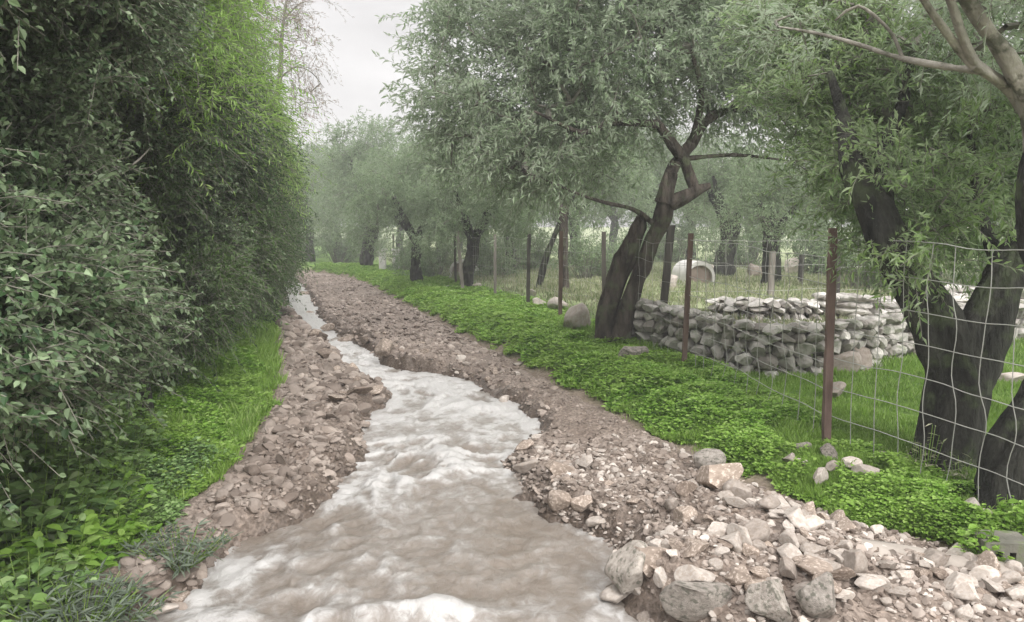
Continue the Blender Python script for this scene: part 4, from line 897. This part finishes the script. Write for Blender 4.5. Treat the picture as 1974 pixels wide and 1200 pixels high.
w5 = [wl(1205, 0, 11.2), wl(1250, 0, 10.8), wl(1310, 0, 11.0)]
stone_wall('low_stone_wall', 'low brownish heap of stones just right of the leaning olive trunk', w5, .18, .35, .08, M['wall_pale'], 35, 2, .5)
hand(1222, 702, 70, 'stone_grey', 'big grey slab leaning at the foot of the leaning olive trunk', (1, .4, .85), .3, .15, .25, 'stone_slab')
hand(1620, 722, 75, 'stone_pale', 'pale upright slab leaning on the grey wall right of the near post', (1, .35, .85), -.1, .15, .1, 'stone_slab')
hand(1658, 715, 60, 'stone_pale', 'pointed brownish slab leaning on the wall, right of the pale slab', (.8, .4, 1.2), .2, .15, .1, 'stone_slab')
hand(1772, 700, 40, 'stone_grey', 'narrow upright stone at the wall end beside the dark forked trunk', (.7, .5, 1.3), .2, .1, .1, 'stone_slab')
hand(1330, 690, 60, 'stone_grey', 'squarish slab in the wall directly behind the second rusty post', (1, .5, 1), .1, .08, .1, 'stone_slab')

# ------------------------------------------------------------------ fences
def box(mb, c, sx_, sy_, sz_, R=None):
    v = np.array([[a, b_, c_] for a in (-.5, .5) for b_ in (-.5, .5) for c_ in (-.5, .5)]) * [sx_, sy_, sz_]
    if R is not None: v = v @ np.asarray(R).T
    mb.add(v + np.asarray(c), np.array([[0, 1, 3, 2], [4, 6, 7, 5], [0, 4, 5, 1], [2, 3, 7, 6], [0, 2, 6, 4], [1, 5, 7, 3]]))
def angle_post(p, top, w_, parent, mat, origin, lx=0, ly=0, name='post'):
    """L-section steel post"""
    mb = MB(); n = 14; th = w_ * .16
    prof = np.array([[-w_ / 2, -w_ / 2], [w_ / 2, -w_ / 2], [w_ / 2, -w_ / 2 + th], [-w_ / 2 + th, -w_ / 2 + th], [-w_ / 2 + th, w_ / 2], [-w_ / 2, w_ / 2]])
    V = []; zz = np.linspace(p[2] - .2, top, n)
    for i, z in enumerate(zz):
        t_ = (z - p[2]) / (top - p[2]); k = 1 + .05 * random.uniform(-1, 1)
        V += [[p[0] + a * k + lx * t_ + .003 * random.uniform(-1, 1), p[1] + b_ * k + ly * t_, z] for a, b_ in prof]
    i = np.arange(n * 6).reshape(n, 6); j = np.roll(i, -1, 1)
    mb.add(np.array(V), np.stack([i[:-1], j[:-1], j[1:], i[1:]], -1).reshape(-1, 4), np.array([[*i[-1, [0, 1, 2, 3]]], [*i[-1, [0, 3, 4, 5]]]]))
    mb.build(name, mat, parent, False, origin)
def fence(name, label, pts, tops, leans, widths, mats, wire_r, cell, origin, hz_top=None, sag=.015, fwire=None, seed=1):
    root = thing(name, label, 'fence', origin); rg = np.random.default_rng(seed)
    for k, (p, t_, ln, w_, mt) in enumerate(zip(pts, tops, leans, widths, mats)): angle_post(p, t_, w_, root, M[mt], origin, *ln)
    for k in range(len(pts) - 1):
        a, b_ = np.array(pts[k]), np.array(pts[k + 1]); L_ = np.linalg.norm((b_ - a)[:2]); nv = max(2, int(round(L_ / cell[0])))
        ht = min(tops[k] - a[2], tops[k + 1] - b_[2]) * .93; nh = max(3, int(round(ht / cell[1])))
        d2 = (b_ - a) / L_; nn = np.array([d2[1], -d2[0], 0])
        def pt(t_, h, s0):
            base_ = a[:2][None] * (1 - t_)[:, None] + b_[:2][None] * t_[:, None]; g = surf(base_[:, 0], base_[:, 1]) + .03
            bow = np.sin(np.pi * t_)
            q = np.column_stack([base_, g + h * ht - sag * bow * h])
            x_ = t_ * L_ * 3 + s0; wv = bow * (.025 * vn(x_, h * 4, 0, seed + k)); wz = bow * .014 * vn(x_ * 1.2, h * 5, 3, seed + k + 50); wt = bow * .035 * vn(x_ * 1.1, h * 6, 7, seed + k + 80)
            return q + nn * (wv + .028)[:, None] + np.column_stack([d2[0] * wt, d2[1] * wt, wz])
        mb = MB(); wr = wire_r if k < 2 else wire_r * .6
        for i in range(nh + 1):
            t_ = np.linspace(0, 1, nv * 3 + 1); q = pt(t_, np.full_like(t_, (i / nh)), 0)
            segs(q[:-1], q[1:], wr, wr, mb)
        for i in range(nv + 1):
            h_ = np.linspace(0, 1, nh * 3 + 1); q = pt(np.full_like(h_, i / nv), h_, 0); segs(q[:-1], q[1:], wr, wr, mb)
        mb.build('wire_mesh', M['wire'], root, False, origin)
    return root
pa = hit(1592, 866); pb = hit(1318, 714)
fy = [2.7, None, None, 9.6, 11.4, 13.2, 15.4, 19, 22.5, 26, 30]
pts = []
for k, y in enumerate(fy):
    if k == 1: pts.append(pa)
    elif k == 2: pts.append(pb)
    else: x = float(fence_u(y) - K * y); pts.append(np.array([x, y, float(surf(x, y))]))
tops = [1.58, P(1588, 440, pa[1])[2], P(1328, 450, pb[1])[2], 1.6, 1.62, 1.58, 1.58, 1.6, 1.6, 1.6, 1.6]
fence('wire_fence', 'rusty post and square wire mesh fence running along the verge', pts, tops, [(0, 0), (-.012, 0), (.04, 0), (-.02, 0), (.01, 0), (.02, 0), (0, 0), (-.02, 0), (0, 0), (0, 0), (0, 0)],
      [.045, .046, .045, .05, .055, .06, .055, .06, .06, .07, .07], ['rust', 'rust', 'rust', 'greypost', 'rust', 'darkpost', 'greypost', 'darkpost', 'darkpost', 'greypost', 'greypost'], .0027, (.2, .19), pa)
# second fence in the field
fp = []; ft = []
for px, Y_, py in [(1285, 9.9, 432), (1485, 12.6, 485), (1543, 15.2, 490), (1616, 11.6, 468), (1950, 12.5, 480)]:
    p = gpos(px, Y_); fp.append(p)
fp = [gpos(1278, 9.7), gpos(1616, 10.6), gpos(1960, 11.2)]
fence('field_fence', 'dark post wire fence across the field behind the grey wall', fp, [1.68, 1.5, 1.45], [(.09, 0), (-.02, 0), (0, 0)], [.085, .06, .06], ['darkpost', 'darkpost', 'darkpost'], .0022, (.3, .3), fp[0], seed=9)
for px, Y_, top, w_, mt, labl in [(1486, 13.2, 485, .085, 'greypost', 'lone grey stake in front of the small round olive'), (1543, 17, 492, .09, 'darkpost', 'thin dark stake right of the small round olive'),
                                  (893, 17, 445, .07, 'greypost', 'pale slanting stake beyond the fence in the far trees'), (805, 22, 455, .08, 'darkpost', 'dark stake standing among the far trees beyond the fence')]:
    p = gpos(px, Y_); o = thing('stake', labl, 'stake', p)
    angle_post(p, P(px, top, Y_)[2], w_, o, M[mt], p, (-.12 if px == 893 else .02), 0, 'shaft')

# ------------------------------------------------------------------ concrete edging, hollow block, white huts
kp = [hit(px, py) for px, py in [(1655, 1062), (1730, 1075), (1810, 1090), (1900, 1108), (1990, 1125)]]
kb = MB(); V = []; n = 5
kk, _ = resample(np.array(kp), np.ones(5), .05)
for i, p in enumerate(kk):
    d = kk[min(i + 1, len(kk) - 1)] - kk[max(i - 1, 0)]; nn = np.array([-d[1], d[0], 0]); nn /= np.linalg.norm(nn); j = .012 * vn(i * .5, 3)
    for a, h in ((-.015, -.15), (0, -.01), (.02, .012), (.1, .025), (.13, .02), (.14, -.15)):
        q = p + nn * (a + j) ; V.append([q[0], q[1], p[2] + h + .008 * vn(i * .4, a * 40, 0, 6)])
i = np.arange(len(kk) * 6).reshape(-1, 6)
kb.add(np.array(V), np.stack([i[:-1, :-1], i[:-1, 1:], i[1:, 1:], i[1:, :-1]], -1).reshape(-1, 4), np.array([[*i[0]]]), np.array([[*i[-1][::-1]]]))
tag(kb.build('concrete_edging', M['concrete'], None, True), 'smooth pale concrete edging between the rubble heap and the clover mound', 'kerb')
bp = hit(1945, 1098) - np.array([0, 0, .03]); R = np.array([[math.cos(-.12), -math.sin(-.12), 0], [math.sin(-.12), math.cos(-.12), 0], [0, 0, 1]])
br = thing('hollow_block', 'mossy hollow concrete block with two square holes at the right edge', 'block', bp); hb = MB()
W_, H_, D_ = .21, .15, .16; hx, hw, hz0, hz1 = .04, .018, .075, .108
xs_ = [-W_ / 2, -hx - hw, -hx + hw - .008, hx - hw + .008 - .03, hx + hw - .03, W_ / 2]; zs_ = [-.05, hz0, hz1, H_]
for a in range(5):
    for c_ in range(3):
        if c_ == 1 and a in (1, 3): continue
        box(hb, R @ np.array([(xs_[a] + xs_[a + 1]) / 2, D_ / 2, (zs_[c_] + zs_[c_ + 1]) / 2]), xs_[a + 1] - xs_[a], D_, zs_[c_ + 1] - zs_[c_], R)
hb.build('block_body', M['block'], br); hb2 = MB(); box(hb2, R @ np.array([0, D_ + .018, .045]), W_, .03, .19, R); hb2.build('back_plate', M['block'], br)
def hut(label, px, Y_, w_, h_, dep, op, rz=0):
    p = gpos(px, Y_); o = thing('arched_hut', label, 'hut', p, rz=rz); a = np.linspace(0, np.pi, 25); wall_h = h_ - w_ / 2 if h_ > w_ / 2 else .0
    prof = np.vstack([[w_ / 2, -.1], np.column_stack([np.cos(a) * w_ / 2, wall_h + np.sin(a) * min(w_ / 2, h_)]), [-w_ / 2, -.1]])
    n = len(prof); V = np.vstack([np.column_stack([prof[:, 0] * s_, np.full(n, yy), np.maximum(prof[:, 1] * s_, -.1)]) for yy, s_ in ((0, 1), (dep, 1), (dep, .84), (0, .84))])
    i = np.arange(4 * n).reshape(4, n); F_ = [np.stack([i[k, :-1], i[k, 1:], i[(k + 1) % 4, 1:], i[(k + 1) % 4, :-1]], -1) for k in range(4)]
    link_mesh('vault', V, np.concatenate(F_), M['white'], o, False)
    m2 = MB(); pf = prof * op; m2.add(np.column_stack([pf[:, 0], np.full(n, .1), pf[:, 1]]), np.array([list(range(n))[::-1]])); m2.add(np.column_stack([pf[:, 0], np.full(n, .2), pf[:, 1]]), np.array([list(range(n))]))
    m2.build('inner_wall', M['brownwall'], o); return o
hut('low white arched hut with a brown recessed front in the field behind the wall', 1350, 17, .66, .56, 1.0, .835, .1)
hut('small white arched shelter beyond the fence near the far verge', 888, 21, .62, .45, .8, .835, -.2)
for px, py, wpx, labl in [(1292, 560, 46, 'whitish boulder left of the white arched hut'), (1456, 536, 34, 'white rounded boulder between the two small field olives'), (1527, 530, 40, 'pale boulder right of the small round olive'),
                          (1372, 505, 30, 'white boulder behind the white arched hut'), (918, 562, 22, 'white stone right of the small arched shelter'), (1025, 575, 22, 'whitish stone at the far fence foot')]:
    p = hit(px, py) if py > 515 else gpos(px, 21); s_ = wpx / F * p[1] / 2
    stone(p, s_, 'stone_pale', labl, None, 'boulder', (1, .8, .95), None, .1, .15, 'boulder')
for px, labl in [(738, 'left white gate pillar far down the verge'), (764, 'right white gate pillar far down the verge')]:
    p = gpos(px, 27); o = thing('gate_pillar', labl, 'pillar', p); mb = MB(); box(mb, [0, 0, .35], .22, .22, .8); mb.build('shaft', M['white'], o); mb = MB(); box(mb, [0, 0, .79], .3, .3, .08); mb.build('cap', M['white'], o)

# ------------------------------------------------------------------ damp air
HAZE = 0.0046
if HAZE:
    hm = MB(); box(hm, (0, 45, 8), 200, 130, 30); hz_ = hm.build('haze', None); tag(hz_, 'thin damp haze over the lane and field', 'haze', kind='stuff')
    m = bpy.data.materials.new('haze_air'); m.use_nodes = True; t = m.node_tree; t.nodes.clear(); o = t.nodes.new('ShaderNodeOutputMaterial'); v = t.nodes.new('ShaderNodeVolumePrincipled')
    v.inputs['Color'].default_value = (.93, .94, .94, 1); v.inputs['Density'].default_value = HAZE; t.links.new(v.outputs[0], o.inputs['Volume']); hz_.data.materials.append(m)
